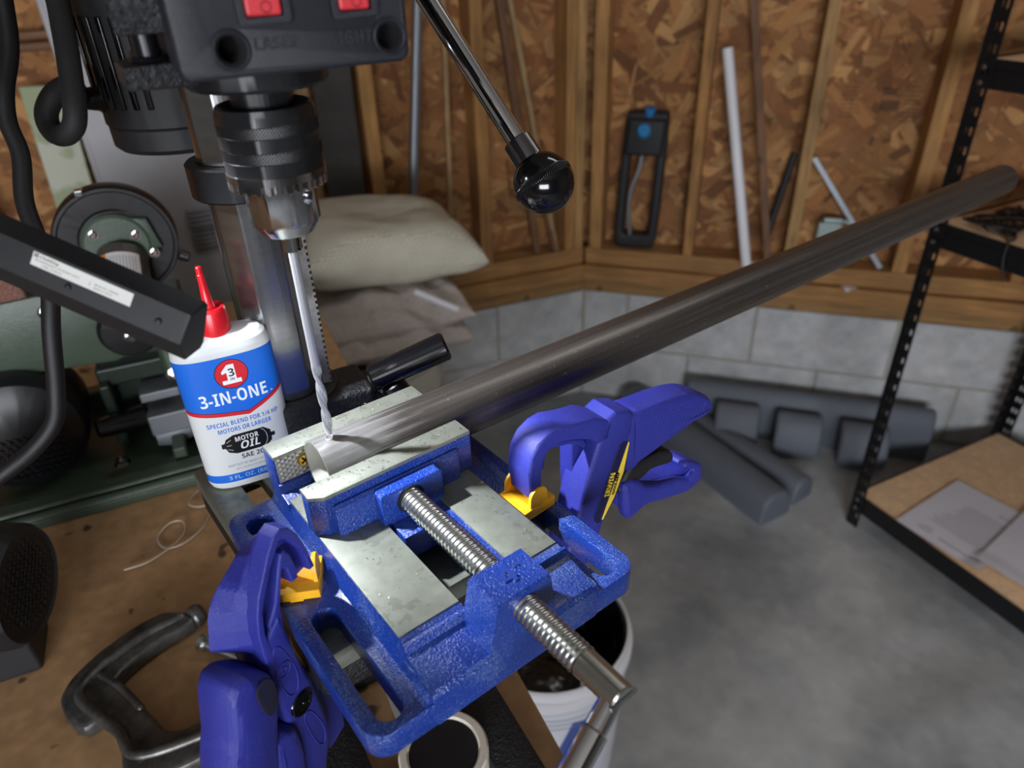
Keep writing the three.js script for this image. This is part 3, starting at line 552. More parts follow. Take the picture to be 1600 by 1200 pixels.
  part('motor_cord', tube([[MX - 0.07, 1.303, MZ + 0.013], [-0.012, 1.3165, -0.655], [-0.0235, 1.3135, -0.647], [-0.0325, 1.3035, -0.644], [-0.0345, 1.2945, -0.641], [-0.0320, 1.2885, -0.635], [-0.0255, 1.2880, -0.628], [-0.0180, 1.2950, -0.622], [-0.0135, 1.3080, -0.624], [-0.0085, 1.335, -0.640], [-0.0045, 1.363, -0.660], [0.002, 1.41, -0.69], [0.02, 1.45, -0.70]], 0.0078, 140, 14), M.dustyRubber, t, { label: 'dusty black motor cord in a loop' });
  // feed lever: hub at the right of the head, chrome arm, ferrule and black ball knob
  const k = V3(0.2070, 1.2820, -0.3430), top = V3(0.1755, 1.3800, -0.4280), dir = top.clone().sub(k).normalize(), at = (s) => k.clone().addScaledVector(dir, s);
  const lev = part('feed_lever', [cyl(at(0.028), at(0.138), 0.0057, 0.0060, 36), cyl(at(0.126), at(0.20), 0.0066, 0.0070, 6), ], M.chrome, t, { label: 'chrome feed lever arm' });
  part('ferrule', cyl(at(0.0125), at(0.0282), 0.0088, 0.0084, 44, 0.0007), std({ color: 0x77777c, roughness: 0.2, metalness: 1 }), lev);
  const kn = surf((a, b) => { const th = a * 2 * PI, ph = b * PI; let r = 0.0172; const q = sin(ph - PI / 2) * 0.0172; if (abs(q + 0.0006) < 0.0015) r += 0.00034 * sin(a * 2 * PI * 84); return [r * sin(ph) * cos(th), r * cos(ph), -r * sin(ph) * sin(th)]; }, 440, 80);
  part('knob', aim(kn.toNonIndexed(), k, at(0.1)), M.blackGloss, lev, { label: 'glossy black ball knob' });
  part('hub', cyl([0.105, 1.428, -0.40], [0.150, 1.428, -0.40], 0.022, 0.02, 40, 0.003), M.blackSatin, t);
}
// twist bit in the chuck
{
  const g = surf((a, b) => {
    const y = mix(0.0, 0.046, b), th = a * 2 * PI, tw = y / 0.0175 * PI; const q = abs(((th * 2 - 2 * tw) / (2 * PI) % 1 + 1) % 1 - 0.5) * 2, fade = smooth(0.046, 0.040, y);
    const tip = min(1, y / 0.0016 + 0.04); let r = 0.00255 * (1 - 0.36 * fade * smooth(0.30, 0.62, q)) ; if (q < 0.12) r *= 1.03; r *= tip; return [r * cos(th), y, r * sin(th)];
  }, 48, 240).toNonIndexed();
  g.index = null; g.rotateX(0);
  const t = thing('drill_bit', 'long bright twist drill bit held in the chuck', 'drill bit', TP, [PX, YT + 0.0002, PZ]);
  const flip = surf((a, b) => [0, 0, 0], 1, 1);
  part('fluted_tip', crease(g, 0.9).translate(PX, YT + 0.0002, PZ), M.bit, t, { label: 'spiral fluted cutting end' });
  part('shank', cyl([PX, hh(0.0455), PZ], [PX, hh(0.118), PZ], 0.00245, 0.00245, 32), M.bit, t);
}
// ---------------------------------------------------------------- the two hand clamps holding the vise to the table (frame TV)
const slab = (pts, z0, z1, bevel = 0.002, seg = 3) => prismZ(pts.map(([x, y]) => [x / 1000, H(y / 1000)]), z0, z1, bevel, seg);
// swivel pad: a saddle block with two round ears
function pad(parent, x, z, h, turn) {
  const g = merge([
    prismZ([[-0.0115, 0.0], [0.0115, 0.0], [0.0125, 0.0015], [0.0125, 0.0068], [0.0055, 0.0072], [0.0, 0.0052], [-0.0055, 0.0072], [-0.0125, 0.0068], [-0.0125, 0.0015]], -0.0125, 0.0125, 0.0008),
    prismX([[-0.0035, 0.0], [0.0035, 0.0], [0.0045, 0.0052], [-0.0045, 0.0052]], -0.0128, 0.0128, 0.0006),
    ...[-1, 1].map((s) => prismZ((() => { const q = new THREE.Shape(); q.moveTo(-0.0072, 0.004); q.lineTo(0.0072, 0.004); q.lineTo(0.0068, 0.0125); q.absarc(0, 0.0125, 0.0068, 0, PI, false); q.closePath(); return q; })(), s * 0.0105 - 0.0012, s * 0.0105 + 0.0012, 0.0004)),
  ]).rotateY(turn).translate(x, H(h), z);
  return part('swivel_pad', g, M.yellow, parent, { label: 'yellow swivel pad' });
}
{
  const t = thing('hand_clamp', 'blue one-handed clamp at the right end of the vise, handles spread, yellow lettered badge', 'clamp', TV, [0.262, H(-0.05), -0.26]);
  const armPts = [[200.5, 28], [199.0, 46.3], [201.2, 58], [206.3, 65.4], [214.4, 69.6], [222.1, 70.6], [234.5, 67.0], [250.0, 64.2], [266, 54.5], [262, 42], [253.5, 43.0], [247.0, 49.5], [234.8, 55.3], [226, 58.2], [219.7, 59.3], [213.8, 58.6], [210.3, 54.2], [209.0, 46.0], [208, 27]];
  const arm = part('jaw_arm', slab(armPts, -0.2710, -0.2500, 0.0018), M.bluePlastic, t, { label: 'curved upper jaw arm' });
  part('arm_rib', slab([[212.5, 40], [213.2, 51], [216.5, 55.2], [222, 55.6], [236, 51.6], [247, 46.5], [250, 41], [247.5, 39.5], [242, 45.2], [234, 48.9], [221, 52.2], [217.4, 50.8], [216, 46], [215.5, 40]], -0.2690, -0.2560, 0.0012), M.bluePlastic, arm);
  const bodyPts = [[261, 57.5], [268, 60.5], [280.6, 56.0], [284.2, 51.0], [284, 40], [278.8, 29.3], [272.8, 9.0], [258.5, -35.1], [247, -58], [232, -62], [219, -46], [230, -36], [237.5, -12], [246.2, 22.3], [254.0, 42.2]];
  const body = part('body', slab(bodyPts, -0.2720, -0.2500, 0.0025), M.bluePlastic, t, { label: 'clamp body' });
  part('lower_jaw', slab([[247, -50], [240, -64], [205, -52], [196, -46], [196, -38], [206, -39], [226, -44], [238, -44]], -0.2680, -0.2520, 0.002), M.bluePlastic, t);
  part('badge_recess', slab([[277.1, 34.7], [273.0, 33.8], [268.6, 27.2], [263.7, 13.5], [258.0, -1.4], [252.4, -13.6], [252.6, -18.6], [255.5, -22.4], [259.5, -21.9], [270.8, -8.8], [279.0, 9.9], [281.0, 31.5]], -0.2503, -0.2494, 0.0003), std({ color: 0x0b0d40, roughness: 0.5 }), body);
  part('badge_stripe', slab([[279.9, 33.4], [271.4, 11.4], [264.9, -5.0], [258.9, -20.6], [259.6, -21.0], [269.2, -7.2], [276.8, 10.8], [280.5, 32.2]], -0.2496, -0.2489, 0.0002), M.yellowPrint, body, { label: 'yellow badge stripe' });
  const ang = atan2(17, 5.1), put = (g, x, y) => g.rotateZ(ang).translate(x / 1000, H(y / 1000), -0.2493);
  part('lettering', put(M.txt('IRWIN', 0.0042, 0.0006), 264.6, 6.2), M.yellowPrint, body, { label: 'yellow word IRWIN' });
  part('lettering', put(M.txt('QUICK-GRIP', 0.0021, 0.0007), 270.0, 4.4), M.hole, body, { label: 'small words QUICK-GRIP' });
  part('handle', slab(blob([[281, 50], [288, 51.5], [300, 50.0], [318, 48.0], [334, 45.0], [346.4, 41.0], [361.6, 32.1], [368.3, 25.0], [369, 19.5], [364.0, 15.2], [350.1, 14.6], [336, 17], [322.9, 18.3], [310.2, 18.0], [299.0, 11.5], [288.5, 3.5], [276, 12], [277, 34]], 80), -0.2735, -0.2500, 0.0062, 5), M.bluePlastic, t, { label: 'upper grip with dimpled pattern' });
  { // dimples moulded in relief on the grip
    const list = []; for (let i = 0; i < 17; i++) for (let j = 0; j < 8; j++) { const x = 306 + i * 3.1 + (j % 2) * 1.55, top = 47.5 - pow(max(0, x - 300) / 66, 2) * 18, y = 22.5 + j * 3.0 - (x - 306) * 0.06; if (y > top - 4.5 || x > 360) continue; list.push(new THREE.SphereGeometry(0.00105, 6, 4).scale(1, 1, 0.45).translate(x / 1000, H(y / 1000), -0.2502)); }
    part('grip_dimples', list, M.bluePlastic, t, { kind: 'stuff' });
  }
  part('trigger', [slab(blob([[281.0, -5], [281.5, -22], [284.6, -35.5], [289, -39], [294, -38.5], [306.0, -36.0], [323.5, -41.5], [340, -46], [352.6, -48.6], [365.2, -44.7], [367.5, -38.5], [363, -30.5], [350, -34], [335, -28], [318, -24], [303, -16], [293, -6.0]], 80), -0.2600, -0.2500, 0.0042, 4), slab(blob([[281.0, -5], [284, -30], [300, -31], [330, -33], [352, -40], [362, -38], [363.5, -33], [355, -29], [330, -27], [300, -17]], 60), -0.2720, -0.2560, 0.003), slab(blob([[352, -44], [366, -40], [368, -33], [360, -26], [350, -20.5], [346, -24], [356, -31], [352, -38]], 50), -0.2730, -0.2520, 0.003)], M.bluePlastic, t, { label: 'lower trigger handle' });
  part('release_lever', slab(blob([[279, -10], [286.0, 2.5], [291, 5.2], [299.2, 4.6], [318.5, 3.2], [329.5, -1.2], [333.6, -8.1], [330, -12.3], [318, -9.5], [308.5, -8.1], [303, -10.5], [292.1, -13.2], [283, -16]], 60), -0.2660, -0.2530, 0.0030, 3), M.blackPlastic, t, { label: 'black release lever' });
  part('ratchet_bar', slab([[244.5, 46], [256, 46], [258.6, 36], [257.0, 10], [252.1, -22.5], [249, -34], [247.0, -20], [245.0, 15]], -0.2760, -0.2640, 0.001), M.bluePlastic, t);
  const p = pad(t, 0.2045, -0.2605, 0.0162, rad(4));
  pad(t, 0.2005, -0.2605, -0.0392, 0);
}
{
  const t = thing('hand_clamp', 'blue one-handed clamp at the left end of the vise, handles toward the viewer', 'clamp', TV + 25, [0.16, H(-0.05), -0.229]);
  const zf = -0.2175, zb = -0.2405, zr = -0.2235;
  // curved arm: sections from the pad to the body, each an outer edge in front, an outer edge behind and an inner edge
  const sec = [[186, 34, 186, 34, 177, 34], [184, 50, 185, 47, 176.5, 46], [180.5, 62.3, 180, 56, 174, 55], [176.5, 70.3, 174, 58.6, 171.5, 58], [171.5, 73.8, 168, 58.6, 168, 56], [166.6, 72.2, 162.9, 57.4, 165.5, 52], [161.2, 65.9, 156.5, 53.8, 162, 43], [155.6, 56.8, 148.3, 49.4, 158.4, 34], [149.8, 48, 141.2, 44.1, 157.4, 30], [146.2, 38.3, 136.9, 36.5, 157.4, 26], [144.2, 28.2, 134.2, 27, 158.5, 20], [143.7, 20.2, 132.4, 20.3, 159.5, 15], [143.6, 14, 133.6, 16.2, 160, 11], [143.5, 10, 142.6, 10.8, 160.5, 5], [143.9, -12, 144.2, -8, 163, -14]];
  const cF = new THREE.CatmullRomCurve3(sec.map((q) => V3(q[0], q[1], 0)), false, 'catmullrom', 0.5), cB = new THREE.CatmullRomCurve3(sec.map((q) => V3(q[2], q[3], 0)), false, 'catmullrom', 0.4), cI = new THREE.CatmullRomCurve3(sec.map((q) => V3(q[4], q[5], 0)), false, 'catmullrom', 0.5);
  const armAt = (a, b) => {                       // a runs round the section, b along the arm
    const F = cF.getPoint(b), B = cB.getPoint(b), I = cI.getPoint(b), k = [[F.x, F.y, zr], [B.x, B.y, zb], [I.x, I.y, zb], [I.x, I.y, zr]], f = a * 4, i = min(3, floor(f)), q = f - i, e = 0.13, p = k[i % 4], n = k[(i + 1) % 4], r = clamp((q - 0) * (1 + 2 * e) - e, 0, 1);
    return [mix(p[0], n[0], r) / 1000, H(mix(p[1], n[1], r) / 1000), mix(p[2], n[2], r)];
  };
  part('jaw_arm', crease(surf(armAt, 48, 90), 0.9), M.bluePlastic, t, { label: 'curved upper jaw arm' });
  part('arm_rim', slab([[186.5, 36], [184.2, 50.4], [180.8, 62.6], [176.7, 70.7], [171.5, 74.3], [166.4, 72.6], [160.9, 66.2], [155.3, 57.1], [149.5, 48.3], [145.9, 38.5], [143.9, 28.3], [143.4, 14], [143.5, -2], [150, -2], [148, 26], [150.4, 39.5], [154.6, 47.5], [160.0, 57], [165.4, 63.4], [169.4, 68], [173.2, 66.5], [177.6, 58], [181.6, 50], [183, 36]], zr - 0.004, zf + 0.0004, 0.0014), M.bluePlastic, t);
  part('arm_web', slab([[152, 26], [155.2, 30], [158.8, 34.5], [162.6, 43.5], [166.4, 53.5], [169.2, 58.8], [172.0, 59.0], [174.5, 54.5], [176.5, 44], [176, 37], [172, 37], [170.5, 48], [168, 50], [164.5, 41], [161.5, 31], [160.5, 22], [160, 8], [152, 8]], zr - 0.006, zf - 0.0012, 0.0014), M.bluePlastic, t);
  const bd = part('body', [slab([[143.6, 17], [143.3, 13.1], [143.4, -2.1], [143.9, -22.2], [144.8, -42.1], [147.3, -60.8], [143.3, -80.4], [140, -125], [158, -128], [160.5, -107], [167.2, -90.4], [170, -79.3], [169.6, -64.1], [167.4, -43.4], [166.3, -30.5], [162.5, -6.1], [159.9, 14], [157.8, 27.6], [150, 22]], zf - 0.0215, zf, 0.0026), slab([[160, -48], [176, -52], [184, -62], [192, -92], [190, -112], [176, -116], [160, -108]], zf - 0.026, zf - 0.010, 0.003), slab([[160, -34], [190, -38], [196, -42], [196, -50], [184, -52], [160, -58]], zf - 0.020, zf - 0.006, 0.002)], M.bluePlastic, t, { label: 'clamp body' });
  const px = 0.1555, py = H(-0.0378);
  part('pivot', [cyl([px, py, zf - 0.001], [px, py, zf + 0.0014], 0.0074, 0.0070, 40, 0.0006), ring([px, py, zf + 0.0006], [px, py, zf + 0.0020], 0.0056, 0.0072, 40), ball([px + 0.001, py, zf + 0.0012], 0.0014)], M.blackGloss, bd, { label: 'black pivot rivet' });
  const line = (pts, n = 30) => tube(blob(pts, n).map(([x, y]) => [x / 1000, H(y / 1000), zf + 0.0001]), 0.0004, 80, 6, true);
  part('moulded_mark', [ring([0.1517, H(-0.0052), zf - 0.0004], [0.1517, H(-0.0052), zf + 0.0006], 0.0040, 0.0047, 36, 0.0002), ring([0.1517, H(-0.0052), zf - 0.0004], [0.1517, H(-0.0052), zf + 0.0005], 0.0012, 0.0019, 24, 0.0002), line([[148.5, 10], [153, 10], [158.5, -12], [156.5, -26], [150.5, -25], [147.4, -10]]), line([[155, -52], [160, -51], [165.5, -72], [163.5, -84], [158.5, -78]])], M.bluePlastic, bd);
  // handles reach out and down toward the viewer
  part('handle', [slab(blob([[143, 2], [136, 12], [129, 17.5], [122, 17], [117, 9], [112, -12], [106, -28], [99, -60], [93, -122], [122, -122], [131, -62], [138.5, -32], [143, -14]], 80, 0.4), -0.2400, -0.2125, 0.007, 5), slab([[136, 0], [150, -4], [150, -34], [138, -38]], -0.2360, -0.2200, 0.003)], M.bluePlastic, t, { label: 'grip of the clamp' });
  part('handle_socket_shade', slab(blob([[130, 7], [136.5, 9.5], [140.5, 2], [139.5, -13], [133, -15], [130, -5]], 40), -0.2128, -0.2112, 0.0006), std({ color: 0x07082a, roughness: 0.8 }), t);  // dark slab on the grip: shade of the slot opening put into colour
  part('trigger', slab(blob([[132, -40], [146, -44], [148, -66], [144, -92], [140, -126], [124, -126], [126, -90], [128, -60]], 70, 0.4), -0.2340, -0.2130, 0.005, 4), M.bluePlastic, t);
  pad(t, 0.1860, -0.2320, 0.0162, rad(36));
  pad(t, 0.1860, -0.2320, -0.0392, 0);
}
// ---------------------------------------------------------------- oil bottle on the table
{
  const O = [0.0935, Y0, -0.4225], t = thing('oil_bottle', 'white and blue motor oil bottle with red spout beside the column', 'bottle', TV, O);
  const hw = 0.0298, hd = 0.0140, hB = 0.1070, n = 3.2;
  const se = (th, a, b) => { const c = cos(th), s = sin(th); return [a * Math.sign(c) * pow(abs(c), 2 / n), b * Math.sign(s) * pow(abs(s), 2 / 2.4)]; };
  const prof = [[0.86, 0], [0.955, 0.0010], [0.995, 0.004], [1, 0.012], [1, 0.060], [1, hB - 0.009], [0.985, hB - 0.006], [0.94, hB - 0.0020], [0.84, hB + 0.0010], [0.55, hB + 0.0028], [0.3, hB + 0.0034], [0, hB + 0.0036]];
  const rows = prof.length - 1, tw = rad(-11);
  const yOf = (b) => { const k = min(rows - 1e-6, b * rows), i = floor(k), f = k - i; return [mix(prof[i][0], prof[i + 1][0], f), mix(prof[i][1], prof[i + 1][1], f)]; };
  const g = surf((a, b) => { const [k, y] = yOf(b), [x, z] = se(a * 2 * PI, hw * k, (hd * k + (k < 0.7 ? 0 : 0))); return [x, y, z]; }, 120, rows * 6, (a, b) => { const [k, y] = yOf(b), [x] = se(a * 2 * PI, hw * k, 1); return [0.5 + x / 0.0616, y / 0.1110]; });
  const label = canvasTex(1024, 1800, (q, W, Hh) => {
    const Y = (h) => Hh * (1 - h / 0.1110), X = (m) => W * (0.5 + m / 0.0616);
    q.fillStyle = '#d0d4d4'; q.fillRect(0, 0, W, Hh);
    // blue field with a red and black chevron edge
    const chev = (h, c) => { q.fillStyle = c; q.beginPath(); q.moveTo(0, Y(0.0975)); q.lineTo(W, Y(0.0975)); q.lineTo(W, Y(h + 0.005)); q.lineTo(X(0.006), Y(h - 0.0058)); q.lineTo(0, Y(h)); q.closePath(); q.fill(); };
    chev(0.0600, '#c8202c'); chev(0.0626, '#14161c'); chev(0.0630, '#1565cf');
    q.fillStyle = '#14161c'; q.beginPath(); q.arc(X(0.0016), Y(0.0852), 166, 0, 7); q.fill();
    q.fillStyle = '#c8202c'; q.beginPath(); q.arc(X(0.0016), Y(0.0852), 158, 0, 7); q.fill();
    q.textAlign = 'center'; q.fillStyle = '#e6e8e8'; { const x = X(0.0012), y = Y(0.0852); q.beginPath(); for (const [a, b] of [[-86, -40], [-20, -108], [48, -108], [48, 62], [92, 62], [92, 108], [-96, 108], [-96, 62], [-40, 62], [-40, -24], [-86, -10]]) q.lineTo(x + a, y + b); q.closePath(); q.fill(); }
    q.fillStyle = '#14161c'; q.font = 'bold 120px sans-serif'; q.fillText('3', X(0.0017), Y(0.0852) + 26); q.font = 'bold 40px sans-serif'; q.fillText('IN', X(0.0015), Y(0.0852) + 72);
    const line = (s, x, h, px, c, w, style = 'bold') => { q.fillStyle = c; q.font = `${style} ${px}px sans-serif`; const m = q.measureText(s).width; q.save(); q.translate(X(x), Y(h)); q.scale(w / m, 1); q.fillText(s, 0, 0); q.restore(); };
    line('3-IN-ONE', -0.0002, 0.0652, 200, '#e2e6ea', 690); q.fillStyle = '#e2e6ea'; q.font = '34px sans-serif'; q.fillText('®', X(0.0226), Y(0.0652));
    line('SPECIAL BLEND FOR 1/4 HP', 0.0012, 0.0495, 74, '#1c62c4', 740); line('MOTORS OR LARGER', 0.0012, 0.0444, 74, '#1c62c4', 560);
    // motor silhouette
    q.fillStyle = '#0e0f12'; const mx = X(0.0015), my = Y(0.0345); q.beginPath(); q.moveTo(mx - 250, my - 36); q.lineTo(mx - 230, my - 80); q.lineTo(mx - 150, my - 118); q.lineTo(mx + 170, my - 118); q.lineTo(mx + 205, my - 88); q.lineTo(mx + 236, my - 60); q.lineTo(mx + 236, my - 26); q.lineTo(mx + 276, my - 22); q.lineTo(mx + 276, my + 22); q.lineTo(mx + 236, my + 26); q.lineTo(mx + 230, my + 70); q.lineTo(mx + 170, my + 116); q.lineTo(mx - 150, my + 116); q.lineTo(mx - 230, my + 82); q.lineTo(mx - 250, my + 30); q.lineTo(mx - 286, my + 24); q.lineTo(mx - 286, my - 30); q.closePath(); q.fill();
    q.strokeStyle = '#dfe2e2'; q.lineWidth = 5; for (const [a, b, c, d] of [[-230, -40, -180, -66], [-236, 0, -186, 0], [-230, 44, -180, 68]]) { q.beginPath(); q.moveTo(mx + a, my + b); q.lineTo(mx + c, my + d); q.stroke(); } q.beginPath(); q.ellipse(mx + 120, my, 70, 112, 0, -1.2, 1.2); q.stroke();
    line('MOTOR', 0.0004, 0.0363, 78, '#e2e4e4', 250); q.save(); q.fillStyle = '#e2e4e4'; q.font = 'italic bold 130px sans-serif'; q.fillText('OIL', X(0.0012), Y(0.0298)); q.restore();
    line('SAE 20', 0.0016, 0.0224, 78, '#14161c', 240); line('KEEP OUT OF REACH OF CHILDREN.', 0.0016, 0.0178, 40, '#5a5e62', 560, ''); line('See caution on back panel.', 0.0016, 0.0150, 30, '#6a6e72', 420, 'italic');
    q.fillStyle = '#1565cf'; q.fillRect(0, Y(0.0122), W, Y(0.0058) - Y(0.0122)); line('3 FL. OZ. (88.7 mL)', 0.0016, 0.0077, 66, '#b9cdea', 620, '');
  });
  label.flipY = true; label.wrapS = label.wrapT = THREE.ClampToEdgeWrapping;
  const B = part('bottle_body', g.rotateY(tw).translate(...O), std({ map: label, roughness: 0.38 }), t, { uv: true, label: 'printed bottle body' });
  const X = O[0] - 0.0002, cz = O[2];
  const cap = part('cap', lathe([[0, 0], [0.0092, 0], [0.0096, 0.0006], [0.0094, 0.0155], [0.0086, 0.0170], [0.0066, 0.0172], [0.0060, 0.0162], [0.0042, 0.0160], [0.0036, 0.0175], [0.0031, 0.020], [0.0022, 0.032], [0.00215, 0.0375], [0.0019, 0.0378], [0.0018, 0.0420], [0.0012, 0.0426], [0, 0.0426]], 48).translate(X, Y0 + 0.1087, cz), M.redGloss, t, { label: 'red screw cap with tapered spout' });
}
// ---------------------------------------------------------------- folding work light: black bar with a sticker; the lamp head, unseen beyond its far end, is placed to light the vise
{
  const A = V3(0.0540, 1.2655, -0.2850), Bp = V3(-0.0960, 1.3605, -0.4650), k = 0.80;
  const t = thing('work_light', 'black bar of a folding work light with a white sticker, reaching in from the left', 'work light', TV, [A.x, A.y, A.z]);
  const X = A.clone().sub(Bp).normalize(), up = V3(0, 1, 0).addScaledVector(X, -X.y).normalize(), out = X.clone().cross(up).normalize();
  const m4 = new THREE.Matrix4().makeBasis(X, up, out).setPosition(A), put = (g) => g.applyMatrix4(m4), L = A.distanceTo(Bp);
  const sec = [[-0.0150, 0.0030], [-0.0010, 0.0098], [0.0135, 0.0030], [0.0150, -0.0100], [0.0120, -0.0130], [-0.0120, -0.0130], [-0.0155, -0.0100]].map(([y, z]) => [z * k, y * k]);
  part('bar', put(prismX(sec, -L, 0, 0.0015, 4)), M.blackPlastic, t, { label: 'black plastic bar' });
  const face = (x, y) => [x * k, y * k, (0.0098 - (y + 0.0010) * (0.0068 / 0.0145)) * k];
  const st = canvasTex(1024, 160, (q, W, Hh) => {
    q.fillStyle = '#cfd0cb'; q.fillRect(0, 0, W, Hh); q.fillStyle = '#2a2a2c'; q.fillRect(14, 12, 40, 44); q.fillStyle = '#cfd0cb'; q.font = 'bold 34px serif'; q.fillText('B', 22, 46);
    q.fillStyle = '#2a2a2c'; q.font = 'italic bold 44px serif'; q.fillText('Cladding', 62, 52); q.font = '30px sans-serif'; q.fillText('RECHARGEABLE LED WORK LIGHT', 30, 96); q.fillText('ITEM: 57-00-02', 110, 138);
    q.fillRect(592, 70, 4, 52); q.font = '29px sans-serif'; q.fillText('Model No.: 684820', 640, 92); q.fillText('Made in China', 640, 132);
  });
  const sg = surf((a, b) => { const p = face(mix(-0.0830, -0.0300, a), mix(0.0062, 0.0124, b)); return [p[0], p[1], p[2] + 0.0003]; }, 2, 2, (a, b) => [a, b]);
  part('sticker', put(sg.toNonIndexed()), std({ map: st, roughness: 0.5 }), t, { uv: true, label: 'white printed sticker' });
  for (const [x, y] of [[-0.062, 0.0030], [-0.0145, 0.0050]]) { const p = face(x, y); part('screw_hole', put(ring([p[0], p[1], p[2] - 0.002], [p[0], p[1], p[2] + 0.0003], 0.0008, 0.0015, 20, 0.0002)), M.hole, t); }
  const hd = V3(-0.006, 1.375, -0.420), aimAt = V3(0.235, H(0.02), -0.270), dn = aimAt.clone().sub(hd).normalize(), hb = hd.clone().addScaledVector(dn, -0.022);
  part('unseen_hinge_arm', cyl(Bp, hb, 0.006, 0.006, 20, 0.001), M.blackPlastic, t);
  const head = part('unseen_lamp_head', aim(lathe([[0, 0], [0.010, 0], [0.013, 0.004], [0.015, 0.022], [0.013, 0.022], [0.0095, 0.012], [0, 0.011]], 40), hb, hd), M.blackPlastic, t);
  part('unseen_lamp_lens', cyl(hd.clone().addScaledVector(dn, -0.0105), hd.clone().addScaledVector(dn, -0.0085), 0.0085, 0.0085, 32, 0.0005), std({ color: 0xffffff, emissive: TASK_COLOR, emissiveIntensity: 8, roughness: 0.4 }), head);
  const toW = (p) => V3(p.x * cos(rad(TV)) + p.z * sin(rad(TV)), p.y, -p.x * sin(rad(TV)) + p.z * cos(rad(TV)));
  const l = new THREE.SpotLight(TASK_COLOR, 1.55 * KEY, 0, rad(27), 0.6, 2); l.position.copy(toW(hd.clone().addScaledVector(dn, -0.003))); l.target.position.copy(toW(aimAt)); l.castShadow = true; l.shadow.radius = 0.35; scene.add(l, l.target);
}
